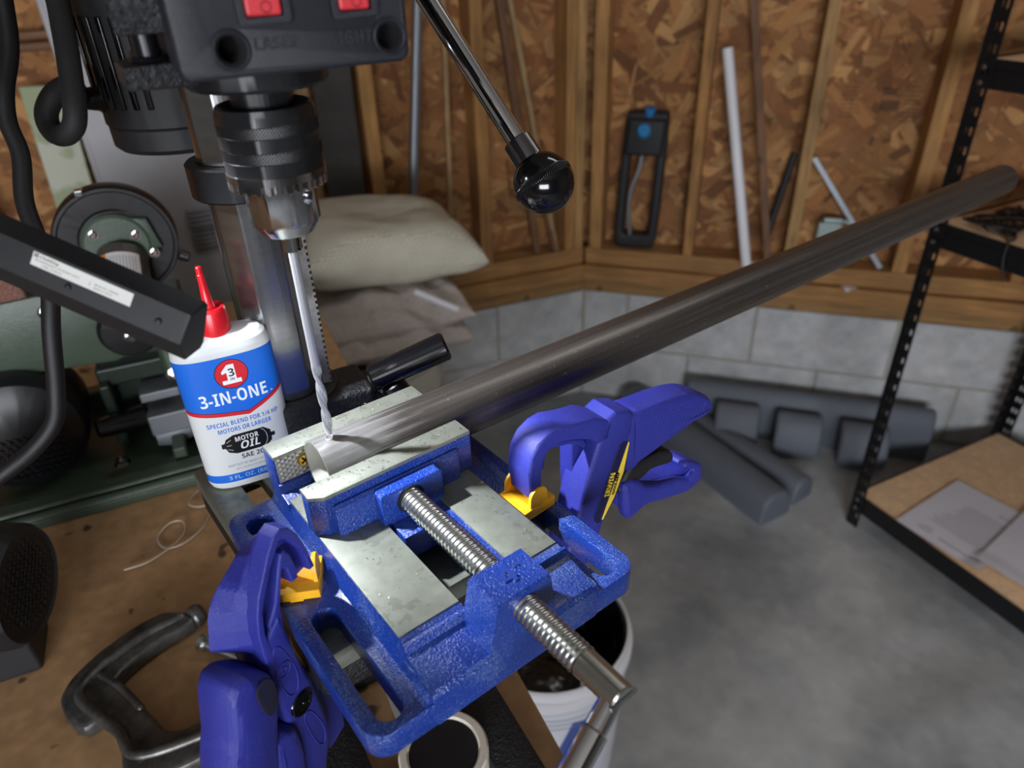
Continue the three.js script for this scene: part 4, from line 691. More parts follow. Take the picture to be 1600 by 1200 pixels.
// ---------------------------------------------------------------- things on the bench (frame TB)
{
  const zf = -0.751, t = thing('belt_sander', 'green bench sander with a black disc guard behind the oil bottle', 'sander', TB, [-0.12, 0.867, -0.86]);
  // base plate with a rolled front lip and raised ribs
  part('base', [bx(-0.30, -0.035, 0.867, 0.879, -0.99, zf, 0.003), bx(-0.30, -0.035, 0.879, 0.888, -0.785, zf - 0.012, 0.004), cyl([-0.30, 0.880, zf - 0.005], [-0.035, 0.880, zf - 0.005], 0.0055, 0.0055, 14, 0.001), bx(-0.30, -0.035, 0.879, 0.906, -0.99, -0.965, 0.004), bx(-0.09, -0.075, 0.879, 0.900, -0.86, -0.79, 0.003), bx(-0.055, -0.04, 0.879, 0.905, -0.86, -0.79, 0.003)], M.green, t, { label: 'green base plate' });
  // pedestal, arm plate
  part('pedestal', [bx(-0.150, -0.036, 0.885, 1.045, -0.96, -0.885, 0.006), bx(-0.150, -0.036, 0.960, 0.985, -0.888, -0.865, 0.004), bx(-0.048, -0.036, 0.885, 0.97, -0.888, -0.85, 0.003), bx(-0.150, -0.138, 0.885, 0.97, -0.888, -0.85, 0.003)], M.greenDark, t, { label: 'dark green pedestal' });
  part('arm_plate', prismZ([[-0.31, 1.012], [-0.31, 1.085], [-0.165, 1.092], [-0.115, 1.072], [-0.090, 1.05], [-0.095, 1.012], [-0.12, 0.998]], -0.868, -0.850, 0.003), M.green, t, { label: 'green arm plate' });
  part('strut', cyl([-0.066, 1.03, -0.852], [-0.066, 0.965, -0.848], 0.010, 0.012, 20, 0.002), M.green, t);
  for (const [x, y, z] of [[-0.168, 1.072, -0.849], [-0.066, 0.972, -0.838], [-0.145, 0.892, -0.80]]) part('hex_bolt', bolt([x, y, z], z === -0.80 ? [0, 1, 0] : [0, 0, 1], 0.0068, 0.006), M.steel, t);
  // abrasive belt
  part('sanding_belt', bx(-0.31, -0.1815, 1.088, 1.135, -0.905, -0.853, 0.004), M.belt, t, { label: 'brown sanding belt' });
  // disc guard, backing flange, drive housing
  const c = [-0.083, 1.128];
  const P = (prof) => aim(lathe(prof, 72), V3(c[0], c[1], -0.892), V3(c[0], c[1], -0.7));
  const guard = part('disc_guard', P([[0, 0], [0.0600, 0], [0.0625, 0.003], [0.0625, 0.020], [0.0605, 0.024], [0.0575, 0.024], [0.0560, 0.0225], [0.0380, 0.0215], [0.0360, 0.024], [0, 0.024]]), M.blackSatin, t, { label: 'round black disc guard' });
  part('guard_clip', bx(c[0] - 0.024, c[0] - 0.016, c[1] + 0.0555, c[1] + 0.0620, -0.878, -0.866, 0.001), M.steel, guard);
  part('guard_knob', cyl([c[0] + 0.058, c[1] - 0.026, -0.875], [c[0] + 0.068, c[1] - 0.031, -0.873], 0.0065, 0.0055, 20, 0.001), M.blackSatin, guard);
  part('flange', [P([[0, 0.024], [0.0345, 0.024], [0.0340, 0.0300], [0.0310, 0.0320], [0, 0.032]]), prismZ([[c[0] + 0.006, c[1] + 0.018], [c[0] + 0.006, c[1] + 0.031], [c[0] + 0.036, c[1] + 0.024], [c[0] + 0.044, c[1] - 0.010], [c[0] + 0.02, c[1] - 0.012]], -0.872, -0.862, 0.002)], M.green, t);
  for (const [dx, dy] of [[-0.019, 0.016], [0.0215, 0.009], [0.034, -0.014]]) part('hex_bolt', bolt([c[0] + dx, c[1] + dy, -0.8605], [0, 0, 1], 0.0040, 0.0035), M.steel, t);
  const hs = part('drive_housing', cyl([c[0] + 0.002, c[1] - 0.010, -0.866], [c[0] - 0.006, c[1] - 0.052, -0.815], 0.0250, 0.0285, 48, 0.003), std({ color: 0x4a4741, roughness: 0.5, metalness: 0.3 }), t, { label: 'grey drive housing' });
  const d0 = V3(c[0] + 0.002, c[1] - 0.010, -0.866), d1 = V3(c[0] - 0.006, c[1] - 0.052, -0.815);
  const lab = canvasTex(256, 128, (q) => { q.fillStyle = '#c9c6c4'; q.fillRect(0, 0, 256, 128); q.fillStyle = '#d07a24'; q.fillRect(0, 0, 60, 128); q.fillStyle = '#8a4c14'; q.fillRect(20, 44, 18, 40); q.fillStyle = '#77767c'; const r = rng(5); for (let k = 0; k < 10; k++) q.fillRect(72 + k * 17, 16, 5, 60 + 40 * r()); });
  const LL = d0.distanceTo(d1);
  part('warning_label', aim(surf((a, b) => { const th = PI + mix(0.62, -1.1, a), y = mix(LL * 0.72, LL * 0.22, b), r = mix(0.0250, 0.0285, y / LL) + 0.0003; return [r * sin(th), y, r * cos(th)]; }, 24, 6, (a, b) => [a, b]).toNonIndexed(), d0, d1), std({ map: lab, roughness: 0.5, side: THREE.DoubleSide }), hs, { uv: true, label: 'orange and white warning label' });
  part('lower_pulley', aim(lathe([[0, 0], [0.030, 0], [0.0325, 0.004], [0.0325, 0.018], [0.028, 0.024], [0, 0.026]], 56), V3(-0.098, 1.034, -0.866), V3(-0.098, 1.034, -0.7)), M.blackSatin, t);
  part('hex_bolt', bolt([-0.098, 1.030, -0.8395], [0, 0, 1], 0.0048, 0.004), M.steel, t);
  // grey table clamp with a black knob in front of the pedestal
  part('work_stop', [bx(-0.110, -0.066, 0.944, 0.956, -0.872, -0.835, 0.002), bx(-0.108, -0.062, 0.905, 0.932, -0.868, -0.820, 0.002), prismZ([[-0.106, 0.890], [-0.106, 0.905], [-0.062, 0.908], [-0.060, 0.893], [-0.085, 0.884]], -0.862, -0.822, 0.002)], M.galv, t, { label: 'grey cast work stop' });
  part('lock_knob', cyl([-0.165, 0.925, -0.835], [-0.108, 0.922, -0.845], 0.011, 0.015, 24, 0.003), M.blackGloss, t);
  // black motor at the left with a pierced end cover
  const mo = part('motor', aim(lathe([[0, 0], [0.064, 0], [0.068, 0.004], [0.068, 0.075], [0.062, 0.090], [0.040, 0.098], [0, 0.100]], 64), V3(-0.238, 0.945, -0.905), V3(-0.226, 0.955, -0.7)), M.blackSatin, t, { label: 'black motor with a pierced cover' });
  const vent = []; for (let i = -5; i <= 5; i++) for (let j = -6; j <= 0; j++) { const x = i * 0.0075 + (j % 2 ? 0.00375 : 0), y = j * 0.0075 - 0.004; if (hypot(x, y) < 0.055) vent.push(new THREE.TorusGeometry(0.0031, 0.0006, 5, 12).translate(x, y, 0)); }
  part('vent_holes', merge(vent).translate(-0.2275, 0.955, -0.8045), M.blackSteel, t, { kind: 'stuff' });
}
{
  // smaller black motor nearer the viewer, its pierced end facing right
  const A = V3(-0.300, 0.963, -0.585), B = V3(-0.196, 0.957, -0.552);
  const t = thing('bench_motor', 'black round motor with a pierced end at the left edge of the bench', 'motor', TB, [-0.24, 0.867, -0.57]);
  part('housing', aim(lathe([[0, 0], [0.045, 0], [0.052, 0.006], [0.053, 0.080], [0.0505, 0.102], [0.0465, 0.108], [0.044, 0.106], [0, 0.104]], 64), A, B), M.blackPlastic, t);
  const g = []; for (let i = -6; i <= 6; i++) for (let j = -6; j <= 6; j++) { const x = i * 0.0066 + (j % 2 ? 0.0033 : 0), y = j * 0.0060; if (hypot(x, y) < 0.040) g.push(new THREE.TorusGeometry(0.0027, 0.0007, 5, 6).rotateX(PI / 2).translate(x, 0.1055, y)); }
  part('grille', aim(merge(g), A, B), M.blackSatin, t, { kind: 'stuff' });
  part('foot', bx(-0.285, -0.215, 0.867, 0.915, -0.60, -0.545, 0.004), M.blackPlastic, t);
}
// locking C clamp lying on the bench: two forged jaws of I section
{
  const t = thing('steel_c_clamp', 'worn forged steel C clamp lying open on the bench', 'C clamp', TB, [-0.15, 0.867, -0.46]);
  const arm = [[-0.097, -0.541], [-0.088, -0.532], [-0.092, -0.524], [-0.115, -0.517], [-0.140, -0.503], [-0.152, -0.492], [-0.151, -0.483], [-0.138, -0.462], [-0.126, -0.440], [-0.118, -0.424], [-0.105, -0.418], [-0.085, -0.420], [-0.060, -0.424], [-0.060, -0.395], [-0.10, -0.385], [-0.135, -0.385], [-0.148, -0.402], [-0.150, -0.420], [-0.156, -0.444], [-0.162, -0.456], [-0.176, -0.452], [-0.189, -0.468], [-0.195, -0.490], [-0.188, -0.508], [-0.168, -0.527], [-0.140, -0.543], [-0.115, -0.550]];
  const sh = blob(arm, 120, 0.35), ins = blob(arm.map(([x, z]) => [x * 0.90 - 0.0135, z * 0.93 - 0.0335]), 100, 0.35);
  part('frame', prismY(sh, 0.869, 0.884, 0.004, 4), M.darkSteel, t, { label: 'forged frame' });
  part('frame_rib', [tube([[-0.100, 0.882, -0.537], [-0.130, 0.884, -0.528], [-0.165, 0.884, -0.508], [-0.180, 0.884, -0.488], [-0.168, 0.884, -0.462], [-0.150, 0.884, -0.436], [-0.135, 0.884, -0.408], [-0.07, 0.884, -0.404]], 0.0046, 90, 10), tube([[-0.165, 0.883, -0.500], [-0.150, 0.8835, -0.480], [-0.135, 0.8835, -0.452]], 0.0034, 40, 8)], M.darkSteel, t);
  part('jaw_tip', aim(lathe([[0, 0], [0.0090, 0], [0.0105, 0.002], [0.0105, 0.008], [0.008, 0.012], [0, 0.0125]], 32), V3(-0.092, 0.8785, -0.5335), V3(-0.083, 0.8785, -0.5385)), M.darkSteel, t);
  part('stamped_mark', M.txt('M.P.U', 0.0065, 0.0006).rotateX(-PI / 2).rotateY(rad(-58)).translate(-0.1395, 0.8835, -0.4120), M.steel, t);
}
{
  const t = thing('carriage_bolt', 'short grey bolt lying on the bench beside the left clamp', 'bolt', TB, [-0.08, 0.867, -0.50]);
  part('head', cyl([-0.086, 0.877, -0.506], [-0.080, 0.877, -0.499], 0.009, 0.008, 24, 0.002), M.zinc, t);
  part('shank', surf((a, b) => { const th = a * 2 * PI, p = 0.0016, y = b * 0.036, r = 0.0058 - 0.0004 * abs((((y / p + a) % 1) + 1) % 1 * 2 - 1); const c = V3(-0.080, 0.877, -0.499).lerp(V3(-0.054, 0.8735, -0.473), b); return [c.x + r * cos(th) * 0.7, c.y + r * sin(th), c.z - r * cos(th) * 0.7]; }, 20, 160), M.darkSteel, t);
}
{ // clear plastic line in loose coils
  const y = 0.8682, P = [[-0.150, -0.640], [-0.128, -0.640], [-0.105, -0.655], [-0.092, -0.672], [-0.092, -0.690], [-0.106, -0.692], [-0.118, -0.676], [-0.112, -0.656], [-0.094, -0.652], [-0.074, -0.668], [-0.064, -0.690], [-0.052, -0.712], [-0.044, -0.735], [-0.050, -0.752], [-0.070, -0.742], [-0.084, -0.720], [-0.072, -0.706], [-0.050, -0.712], [-0.038, -0.736], [-0.050, -0.768]];
  solo('plastic_line', 'loose coils of clear plastic line on the bench', 'plastic line', TB, [-0.09, y, -0.69], tube(P.map(([x, z], i) => [x, y + 0.0007 + 0.002 * (0.5 + 0.5 * sin(i * 1.7)), z]), 0.0009, 260, 8), std({ color: 0xb9aa98, roughness: 0.12 }));
}
{ // roll standing on the press base
  const t = thing('tape_roll', 'worn roll of pale tape with a dark core below the vise', 'tape roll', TB, [0.070, 0.868, -0.300]);
  const y0 = 0.8675; part('tape', ring([0.070, y0, -0.303], [0.070, y0 + 0.030, -0.303], 0.0255, 0.0330, 64, 0.0015), std({ map: dataTex(128, 128, 0.03, (x, y) => { const k = 226 + 20 * (N2(x, y) - 0.5); return [k, k - 8, k - 24]; }), roughness: 0.8 }), t, { label: 'pale tape' });
  part('core', cyl([0.070, y0, -0.303], [0.070, y0 + 0.0285, -0.303], 0.0252, 0.0252, 48, 0.001), M.rubber, t, { label: 'black core' });
}
{ // scraps seen through the vise's slot
  const t = solo('paper_label', 'small white printed paper under the vise slot', 'paper', TB, [0.065, 0.8675, -0.37], bx(0.048, 0.086, 0.8672, 0.8678, -0.388, -0.350, 0.0002), std({ map: canvasTex(128, 128, (q) => { q.fillStyle = '#d4d6d8'; q.fillRect(0, 0, 128, 128); q.fillStyle = '#555'; for (let k = 0; k < 6; k++) q.fillRect(14, 16 + k * 18, 90 - k * 7, 5); }), roughness: 0.8 }));
}
// cord hanging in front of the press's motor
solo('power_cord', 'thick black power cord hanging down at the left and resting on the bench', 'cord', TB, [-0.09, 1.2, -0.53],
  tube([[-0.055, 1.46, -0.660], [-0.075, 1.395, -0.640], [-0.083, 1.350, -0.622], [-0.093, 1.324, -0.607], [-0.097, 1.305, -0.598], [-0.095, 1.285, -0.586], [-0.100, 1.259, -0.569], [-0.098, 1.236, -0.552], [-0.098, 1.213, -0.537], [-0.106, 1.182, -0.524], [-0.115, 1.144, -0.516], [-0.123, 1.122, -0.512], [-0.140, 1.106, -0.510], [-0.160, 1.094, -0.510], [-0.21, 1.07, -0.505], [-0.29, 1.02, -0.49], [-0.37, 0.93, -0.47], [-0.43, 0.8740, -0.45], [-0.55, 0.8735, -0.42]], 0.0058, 200, 14), M.rubber);
// ---------------------------------------------------------------- things along the walls
const LW = (s, h, n) => [CL[0] + s, h, CL[1] + n], RW = (s, h, n) => [CR[0] + s, h, CR[1] + n];
// a strip or rod that leans: centre line from a to b, section w across and d deep
function leaning(name, label, cat, turn, a, b, w, d, mat, group) {
  const A = v(a), B = v(b), L = A.distanceTo(B);
  const g = d ? new RoundedBoxGeometry(w, L, d, 2, min(w, d) * 0.12).translate(0, L / 2, 0) : new THREE.BufferGeometry().copy(lathe([[0, 0], [w / 2, 0], [w / 2, L], [0, L]], 28));
  return solo(name, label, cat, turn, a, aim(g, A, B), mat, group ? { group } : {});
}
function pipeAB(name, label, cat, turn, a, b, r, wall, mat) { return solo(name, label, cat, turn, a, ring(a, b, r - wall, r, 36, 0.0006), mat); }
pipeAB('plastic_pipe', 'white plastic pipe leaning between the studs of the right wall', 'pipe', TR, [0.0495, 0.552, -2.128], [-0.0810, 1.140, -2.185], 0.0150, 0.003, M.whitePlastic);
leaning('wood_strip', 'narrow brown wood strip leaning right of the white pipe', 'wood strip', TR, [0.112, 0.553, -2.150], [-0.055, 1.38, -2.235], 0.021, 0.016, M.brownWood);
leaning('metal_rod', 'grey square metal rod leaning under the long tube by the shelf', 'rod', TR, [0.425, 0.553, -2.19], [0.190, 0.852, -2.23], 0.015, 0.015, M.galv);
leaning('black_stick', 'short black stick leaning in the right wall bay', 'stick', TR, [0.095, 0.60, -2.20], [0.138, 0.860, -2.235], 0.019, 0, M.blackPlastic);
solo('hose_fitting', 'pale green metal fitting lying in the right wall bay', 'fitting', TR, [0.27, 0.68, -2.2], [bx(0.245, 0.300, 0.672, 0.690, -2.215, -2.195, 0.006, 3), cyl([0.30, 0.681, -2.205], [0.325, 0.676, -2.205], 0.007, 0.006, 16), bx(0.235, 0.30, 0.551, 0.672, -2.235, -2.20, 0.004)], std({ color: 0x93a3a0, roughness: 0.45, metalness: 0.4 }));
solo('paper_scrap', 'torn white scrap on the sill of the right wall', 'scrap', TR, [0.345, 0.498, -2.155], [prismY([[0.325, -2.158], [0.345, -2.166], [0.372, -2.160], [0.360, -2.150], [0.350, -2.142], [0.338, -2.150]], 0.4975, 0.4995, 0.0003), prismY([[0.336, -2.146], [0.352, -2.147], [0.346, -2.1395]], 0.490, 0.499, 0.0003)], M.whitePlastic);
{ // oscillating sprinkler standing on end
  const t = thing('lawn_sprinkler', 'black oscillating lawn sprinkler with blue fittings standing in the corner bay', 'sprinkler', TR, RW(0.152, 0.551, -0.04));
  const P = (x, y, n) => [CR[0] + 0.152 + x, y, CR[1] + n], z0 = CR[1] - 0.055, X = CR[0] + 0.152;
  const sk = (x, y) => X + x + (y - 0.56) * 0.045;
  const outline = (pts) => pts.map(([x, y]) => [sk(x, y), y]);
  const s = new THREE.Shape(blob([[-0.066, 0.575], [-0.045, 0.5525], [0.045, 0.5525], [0.064, 0.575], [0.066, 0.70], [0.064, 0.86], [0.060, 0.955], [0.050, 0.966], [-0.050, 0.966], [-0.062, 0.95], [-0.066, 0.86], [-0.068, 0.70]], 90, 0.3).map(([x, y]) => new THREE.Vector2(sk(x, y), y)));
  const h = new THREE.Path(blob([[-0.036, 0.598], [0.034, 0.598], [0.038, 0.63], [0.038, 0.82], [0.034, 0.842], [-0.036, 0.842], [-0.040, 0.82], [-0.040, 0.63]], 70, 0.2).map(([x, y]) => new THREE.Vector2(sk(x, y), y))); s.holes.push(h);
  part('frame', prismZ(s, z0 - 0.02, z0 + 0.022, 0.008, 4, 6), M.blackPlastic, t, { label: 'black frame' });
  part('gear_box', prismZ(outline([[-0.056, 0.845], [0.054, 0.845], [0.056, 0.95], [-0.052, 0.95]]), z0 - 0.015, z0 + 0.040, 0.010, 4), M.blackPlastic, t);
  part('spray_tube', tube([[sk(-0.004, 0.848), 0.850, z0 + 0.02], [sk(-0.010, 0.80), 0.80, z0 + 0.024], [sk(-0.027, 0.735), 0.735, z0 + 0.028], [sk(-0.026, 0.66), 0.66, z0 + 0.028], [sk(-0.016, 0.60), 0.600, z0 + 0.024]], 0.0062, 60, 12), M.galv, t, { label: 'bent metal spray tube' });
  part('adjuster', cyl([sk(-0.004, 0.915), 0.912, z0 + 0.034], [sk(-0.004, 0.94), 0.926, z0 + 0.050], 0.0205, 0.019, 12, 0.003), std({ color: 0x2c86c0, roughness: 0.5 }), t, { label: 'blue adjuster' });
  part('hose_inlet', [cyl([sk(0.004, 0.962), 0.955, z0 + 0.01], [sk(0.004, 0.99), 0.978, z0 + 0.015], 0.0150, 0.0165, 16, 0.002)], std({ color: 0x2c78b4, roughness: 0.5 }), t, { label: 'blue hose inlet' });
}
// left wall
leaning('conduit', 'grey metal conduit leaning on the left wall behind the feed lever', 'conduit', TL, [0.432, 0.60, -1.945], [0.556, 1.40, -2.02], 0.026, 0, M.galv);
leaning('wood_lath', 'thin pale wood lath leaning on the left wall', 'wood strip', TL, [0.556, 0.552, -1.95], [0.616, 1.40, -2.03], 0.012, 0.008, M.paleWood);
leaning('brown_board', 'dark brown stick leaning in the left wall bay next to the corner', 'stick', TL, [0.852, 0.553, -1.99], [0.755, 1.40, -2.045], 0.022, 0.018, M.brownWood);
leaning('wood_lath', 'light wood strip leaning beside the dark brown stick', 'wood strip', TL, [0.915, 0.553, -1.985], [0.775, 1.40, -2.04], 0.013, 0.018, M.paleWood);
leaning('wood_strip', 'broken brown stick low in the left wall bay near the corner', 'wood strip', TL, [0.905, 0.553, -1.970], [0.870, 0.80, -2.03], 0.013, 0.013, M.brownWood);
solo('dark_panel', 'dark grey sheet leaning on the left wall behind the chuck', 'panel', TL, [0.26, 0.55, -1.95], aim(new RoundedBoxGeometry(0.100, 0.90, 0.014, 2, 0.003).translate(0, 0.45, 0), V3(0.268, 0.52, -1.940), V3(0.295, 1.42, -1.985)), std({ map: dataTex(256, 256, 0.25, (x, y) => { const k = 62 + 30 * (N1(x, y) - 0.5) + 14 * (N3(x, y) - 0.5); return [k, k - 2, k - 4]; }), roughness: 0.8 }));
leaning('wood_board', 'pale upright board beside the dark grey sheet', 'board', TL, [0.196, 0.55, -1.945], [0.214, 1.42, -1.97], 0.030, 0.018, M.paleWood);
solo('green_board', 'pale green board standing against the left wall behind the cords', 'board', TL, [-0.36, 0.4, -1.94], aim(new RoundedBoxGeometry(0.088, 0.76, 0.02, 2, 0.003).translate(0, 0.38, 0), V3(-0.376, 0.40, -1.940), V3(-0.348, 1.156, -1.965)), std({ map: dataTex(256, 256, 0.3, (x, y) => { const k = smooth(0.46, 0.6, N1(x, y)); return [mix(150, 190, k), mix(160, 192, k), mix(124, 174, k)]; }), roughness: 0.6 }));
{ const g = []; for (const y of [1.236, 1.258]) g.push(bx(-0.75, -0.225, y - 0.009, y + 0.009, -1.995, -1.962, 0.006, 3)); 
  solo('wood_rail', 'weathered horizontal rail on the left wall at the top left', 'rail', TL, [-0.45, 1.25, -1.98], g, M.brownWood, { swap: true }); }
{ // grey steel cabinet behind the sander
  const t = thing('steel_cabinet', 'plain grey steel cabinet behind the column and sander', 'cabinet', TB, [-0.02, 0, -1.42]);
  part('case', bx(-0.130, 0.075, 0.0, 1.45, -1.56, -1.352, 0.004), M.greyMetal, t);
  part('door', bx(-0.122, 0.067, 0.06, 1.44, -1.353, -1.344, 0.002), M.greyMetal, t);
  part('vent_louvre', [0, 1].map((k) => bx(-0.01, 0.036, 0.985 - k * 0.044, 1.020 - k * 0.044, -1.3445, -1.3400, 0.0016)), M.galv, t);
  for (let k = 0; k < 9; k++) part('louvre_slat', bx(-0.008, 0.034, 0.946 + k * 0.0082, 0.9495 + k * 0.0082, -1.3402, -1.3385, 0.0005), M.darkSteel, t);
}
// ---------------------------------------------------------------- stacked sacks on a printed tub behind the bench (frame TB)
function pillow(cx, cy, cz, wx, hy, wz, wob, seed, tilt, pinch = 0.16) {
  const n = noiser(seed, 4, 4, 0.5);
  const f = (top) => surf((a, b) => {
    const x = a * 2 - 1, z = b * 2 - 1, e = pow(max(0, (1 - pow(abs(x), 3.2)) * (1 - pow(abs(z), 3.2))), 0.42), pull = 1 - pinch * (1 - pow(abs(x) * abs(z), 1.5)) * (abs(x) > abs(z) ? pow(abs(x), 6) * (1 - z * z) : pow(abs(z), 6) * (1 - x * x));
    const wr = ((n(a * 0.5, b * 0.5) - 0.5) + (wob > 0.032 ? 0.7 * (abs(n(a + 0.3, b * 0.7) - 0.5) * 2 - 0.3) : 0)) * wob * (0.3 + e);
    return [cx + x * wx * pull, cy + (top ? 1 : -0.8) * hy * e + wr + tilt[0] * x * wx + tilt[1] * z * wz, cz + z * wz * pull];
  }, 70, 60);
  const T = f(true), B = f(false); T.index.array.reverse(); T.computeVertexNormals(); return merge([T, B]);
}
{
  solo('woven_sack', 'filled pale woven plastic sack on top of the stack', 'sack', TB, [0.364, 0.80, -1.50], pillow(0.364, 0.838, -1.505, 0.200, 0.078, 0.140, 0.03, 81, [-0.10, -0.12]), M.sack);
  solo('cloth_sack', 'grey folded cloth sack under the woven sack', 'sack', TB, [0.31, 0.70, -1.46], [pillow(0.318, 0.736, -1.470, 0.192, 0.042, 0.150, 0.034, 83, [-0.04, -0.16], 0.05), pillow(0.308, 0.692, -1.460, 0.188, 0.046, 0.155, 0.04, 85, [-0.03, -0.14], 0.04)], M.cloth);
  solo('plastic_tube', 'short white plastic tube lying on the cloth sack', 'tube', TB, [0.41, 0.76, -1.31], cyl([0.378, 0.786, -1.332], [0.455, 0.746, -1.284], 0.0068, 0.0078, 20, 0.002), M.whitePlastic);
  const c = [0.285, -1.452], t = thing('feed_tub', 'white tub with red and green print holding up the sacks', 'tub', TB, [c[0], 0, c[1]]);
  part('wall', lathe([[0, 0], [0.148, 0], [0.152, 0.004], [0.172, 0.64], [0.175, 0.650], [0.168, 0.652], [0.160, 0.62], [0.144, 0.010], [0, 0.010]], 72).translate(c[0], 0, c[1]), std({ color: 0xd8d6cc, roughness: 0.5 }), t);
  part('rim', ring([c[0], 0.612, c[1]], [c[0], 0.622, c[1]], 0.169, 0.177, 72, 0.002), M.white, t);
  const pr = canvasTex(512, 256, (q) => { q.fillStyle = '#d6d4ca'; q.fillRect(0, 0, 512, 256); const r = rng(17); for (let k = 0; k < 40; k++) { q.fillStyle = r() < 0.5 ? 'rgba(190,70,90,0.55)' : r() < 0.5 ? 'rgba(120,150,80,0.55)' : 'rgba(210,120,130,0.4)'; q.beginPath(); q.ellipse(300 + r() * 200, 60 + r() * 170, 6 + r() * 16, 4 + r() * 10, r() * 3, 0, 7); q.fill(); } });
  part('printed_label', surf((a, b) => { const th = mix(-1.0, 1.25, a), y = mix(0.36, 0.605, b), r = mix(0.1640, 0.1717, (y - 0.36) / 0.245) + 0.0005; return [c[0] + r * sin(th), y, c[1] + r * cos(th)]; }, 48, 4).toNonIndexed(), std({ map: pr, roughness: 0.5, side: THREE.DoubleSide }), t, { uv: true, label: 'faded red and green print' });
}
// ---------------------------------------------------------------- bucket on the floor right of the bench
{
  const c = [0.392, -0.765], t = thing('bucket', 'white plastic bucket lined with a black bag, on the floor beside the bench', 'bucket', TB, [c[0], 0, c[1]]);
  part('pail', lathe([[0, 0], [0.126, 0], [0.130, 0.004], [0.146, 0.330], [0.152, 0.332], [0.152, 0.348], [0.146, 0.350], [0.1465, 0.368], [0.142, 0.370], [0.1405, 0.35], [0.126, 0.012], [0, 0.012]], 80).translate(c[0], 0, c[1]), M.whitePlastic, t, { label: 'white pail' });
  const pr = canvasTex(512, 512, (q) => { q.fillStyle = '#d9dbe2'; q.fillRect(0, 0, 512, 512); q.fillStyle = '#46599c'; q.save(); q.translate(250, 60); q.rotate(0.25); q.fillRect(0, 0, 46, 190); q.fillRect(20, 170, 90, 46); q.restore(); q.fillStyle = 'rgba(120,124,134,0.55)'; for (let k = 0; k < 3; k++) q.fillRect(20, 30 + k * 26, 470, 10); q.fillStyle = '#5c6ba6'; q.fillRect(120, 330, 250, 30); q.fillRect(120, 380, 180, 22); });
  part('printed_label', surf((a, b) => { const th = mix(-1.2, 0.9, a), y = mix(0.07, 0.315, b), r = mix(0.1335, 0.1455, (y - 0.07) / 0.245) + 0.0005; return [c[0] + r * sin(th), y, c[1] + r * cos(th)]; }, 48, 4).toNonIndexed(), std({ map: pr, roughness: 0.45, side: THREE.DoubleSide }), t, { uv: true, label: 'faded blue print' });
  const n = noiser(95, 6, 4, 0.55);
  part('liner_bag', surf((a, b) => { const th = a * 2 * PI, k = n(a, b * 0.3), w = n(a, 0.3 + b * 0.2); const prof = b < 0.4 ? [0.139 - 0.03 * (1 - b / 0.4) + 0.004 * k, 0.20 + 0.17 * b / 0.4] : [0.1385 + 0.004 * (w - 0.5) - 0.02 * smooth(0.45, 1, b) * (0.5 + k), 0.366 + 0.01 * (w - 0.5) - 0.05 * smooth(0.5, 1, b)]; return [c[0] + prof[0] * cos(th), prof[1], c[1] + prof[0] * sin(th)]; }, 140, 26), M.liner, t, { label: 'black liner bag folded over the rim' });
  part('waste', pillow(c[0], 0.215, c[1], 0.10, 0.03, 0.10, 0.03, 97, [0, 0]), M.liner, t);
}
// ---------------------------------------------------------------- grey half-round foam pieces on the floor (frame TR)
function halfRound(L, w, h, bev = 0.012) {          // lies along x from 0 to L, flat side down
  const s = new THREE.Shape(); s.moveTo(-w / 2, 0); s.lineTo(w / 2, 0); s.lineTo(w / 2, h * 0.35); s.bezierCurveTo(w / 2, h * 0.85, w * 0.22, h, 0, h); s.bezierCurveTo(-w * 0.22, h, -w / 2, h * 0.85, -w / 2, h * 0.35); s.closePath();
  return ext(s, L, bev, 4, 14).rotateY(PI / 2);
}
const foamGroup = 'grey half-round foam pieces on the floor';
function foam(label, a, ang, L, w, h, tilt) { const g = halfRound(L, w, h); if (tilt) tilt(g); g.rotateY(ang).translate(a[0], a[1], a[2]); return solo('foam_piece', label, 'foam piece', TR, a, g, M.foam, { group: foamGroup }); }
const dirTo = (a, b) => -atan2(b[1] - a[1], b[0] - a[0]);
{ const a = [0.218, -1.645], b = [-0.262, -2.105]; foam('front long grey foam piece nearest the viewer, pointing at the shelf post', [a[0], 0, a[1]], dirTo(a, b), hypot(a[0] - b[0], a[1] - b[1]), 0.112, 0.095); }
{ const a = [0.292, -1.748], b = [-0.105, -2.072]; foam('second long grey foam piece lying beside the front one', [a[0], 0, a[1]], dirTo(a, b), hypot(a[0] - b[0], a[1] - b[1]), 0.086, 0.080); }
foam('longest grey foam piece lying along the block wall at the back', [-0.080, 0, -2.075], dirTo([-0.080, -2.075], [0.655, -2.075]), 0.735, 0.085, 0.165);
for (const [x, l] of [[0.088, 'short grey foam block leaning on the back piece, leftmost of three'], [0.270, 'short grey foam block leaning on the back piece, middle of three'], [0.455, 'short grey foam block with a white mark, rightmost of three']])
  foam(l, [x - 0.068, 0.004, -1.985 + (x - 0.27) * 0.05], 0, 0.135, 0.135, 0.055, (g) => { g.translate(0, 0, 0); g.rotateX(PI / 2 - 0.34).translate(0, 0.068, 0.0); });
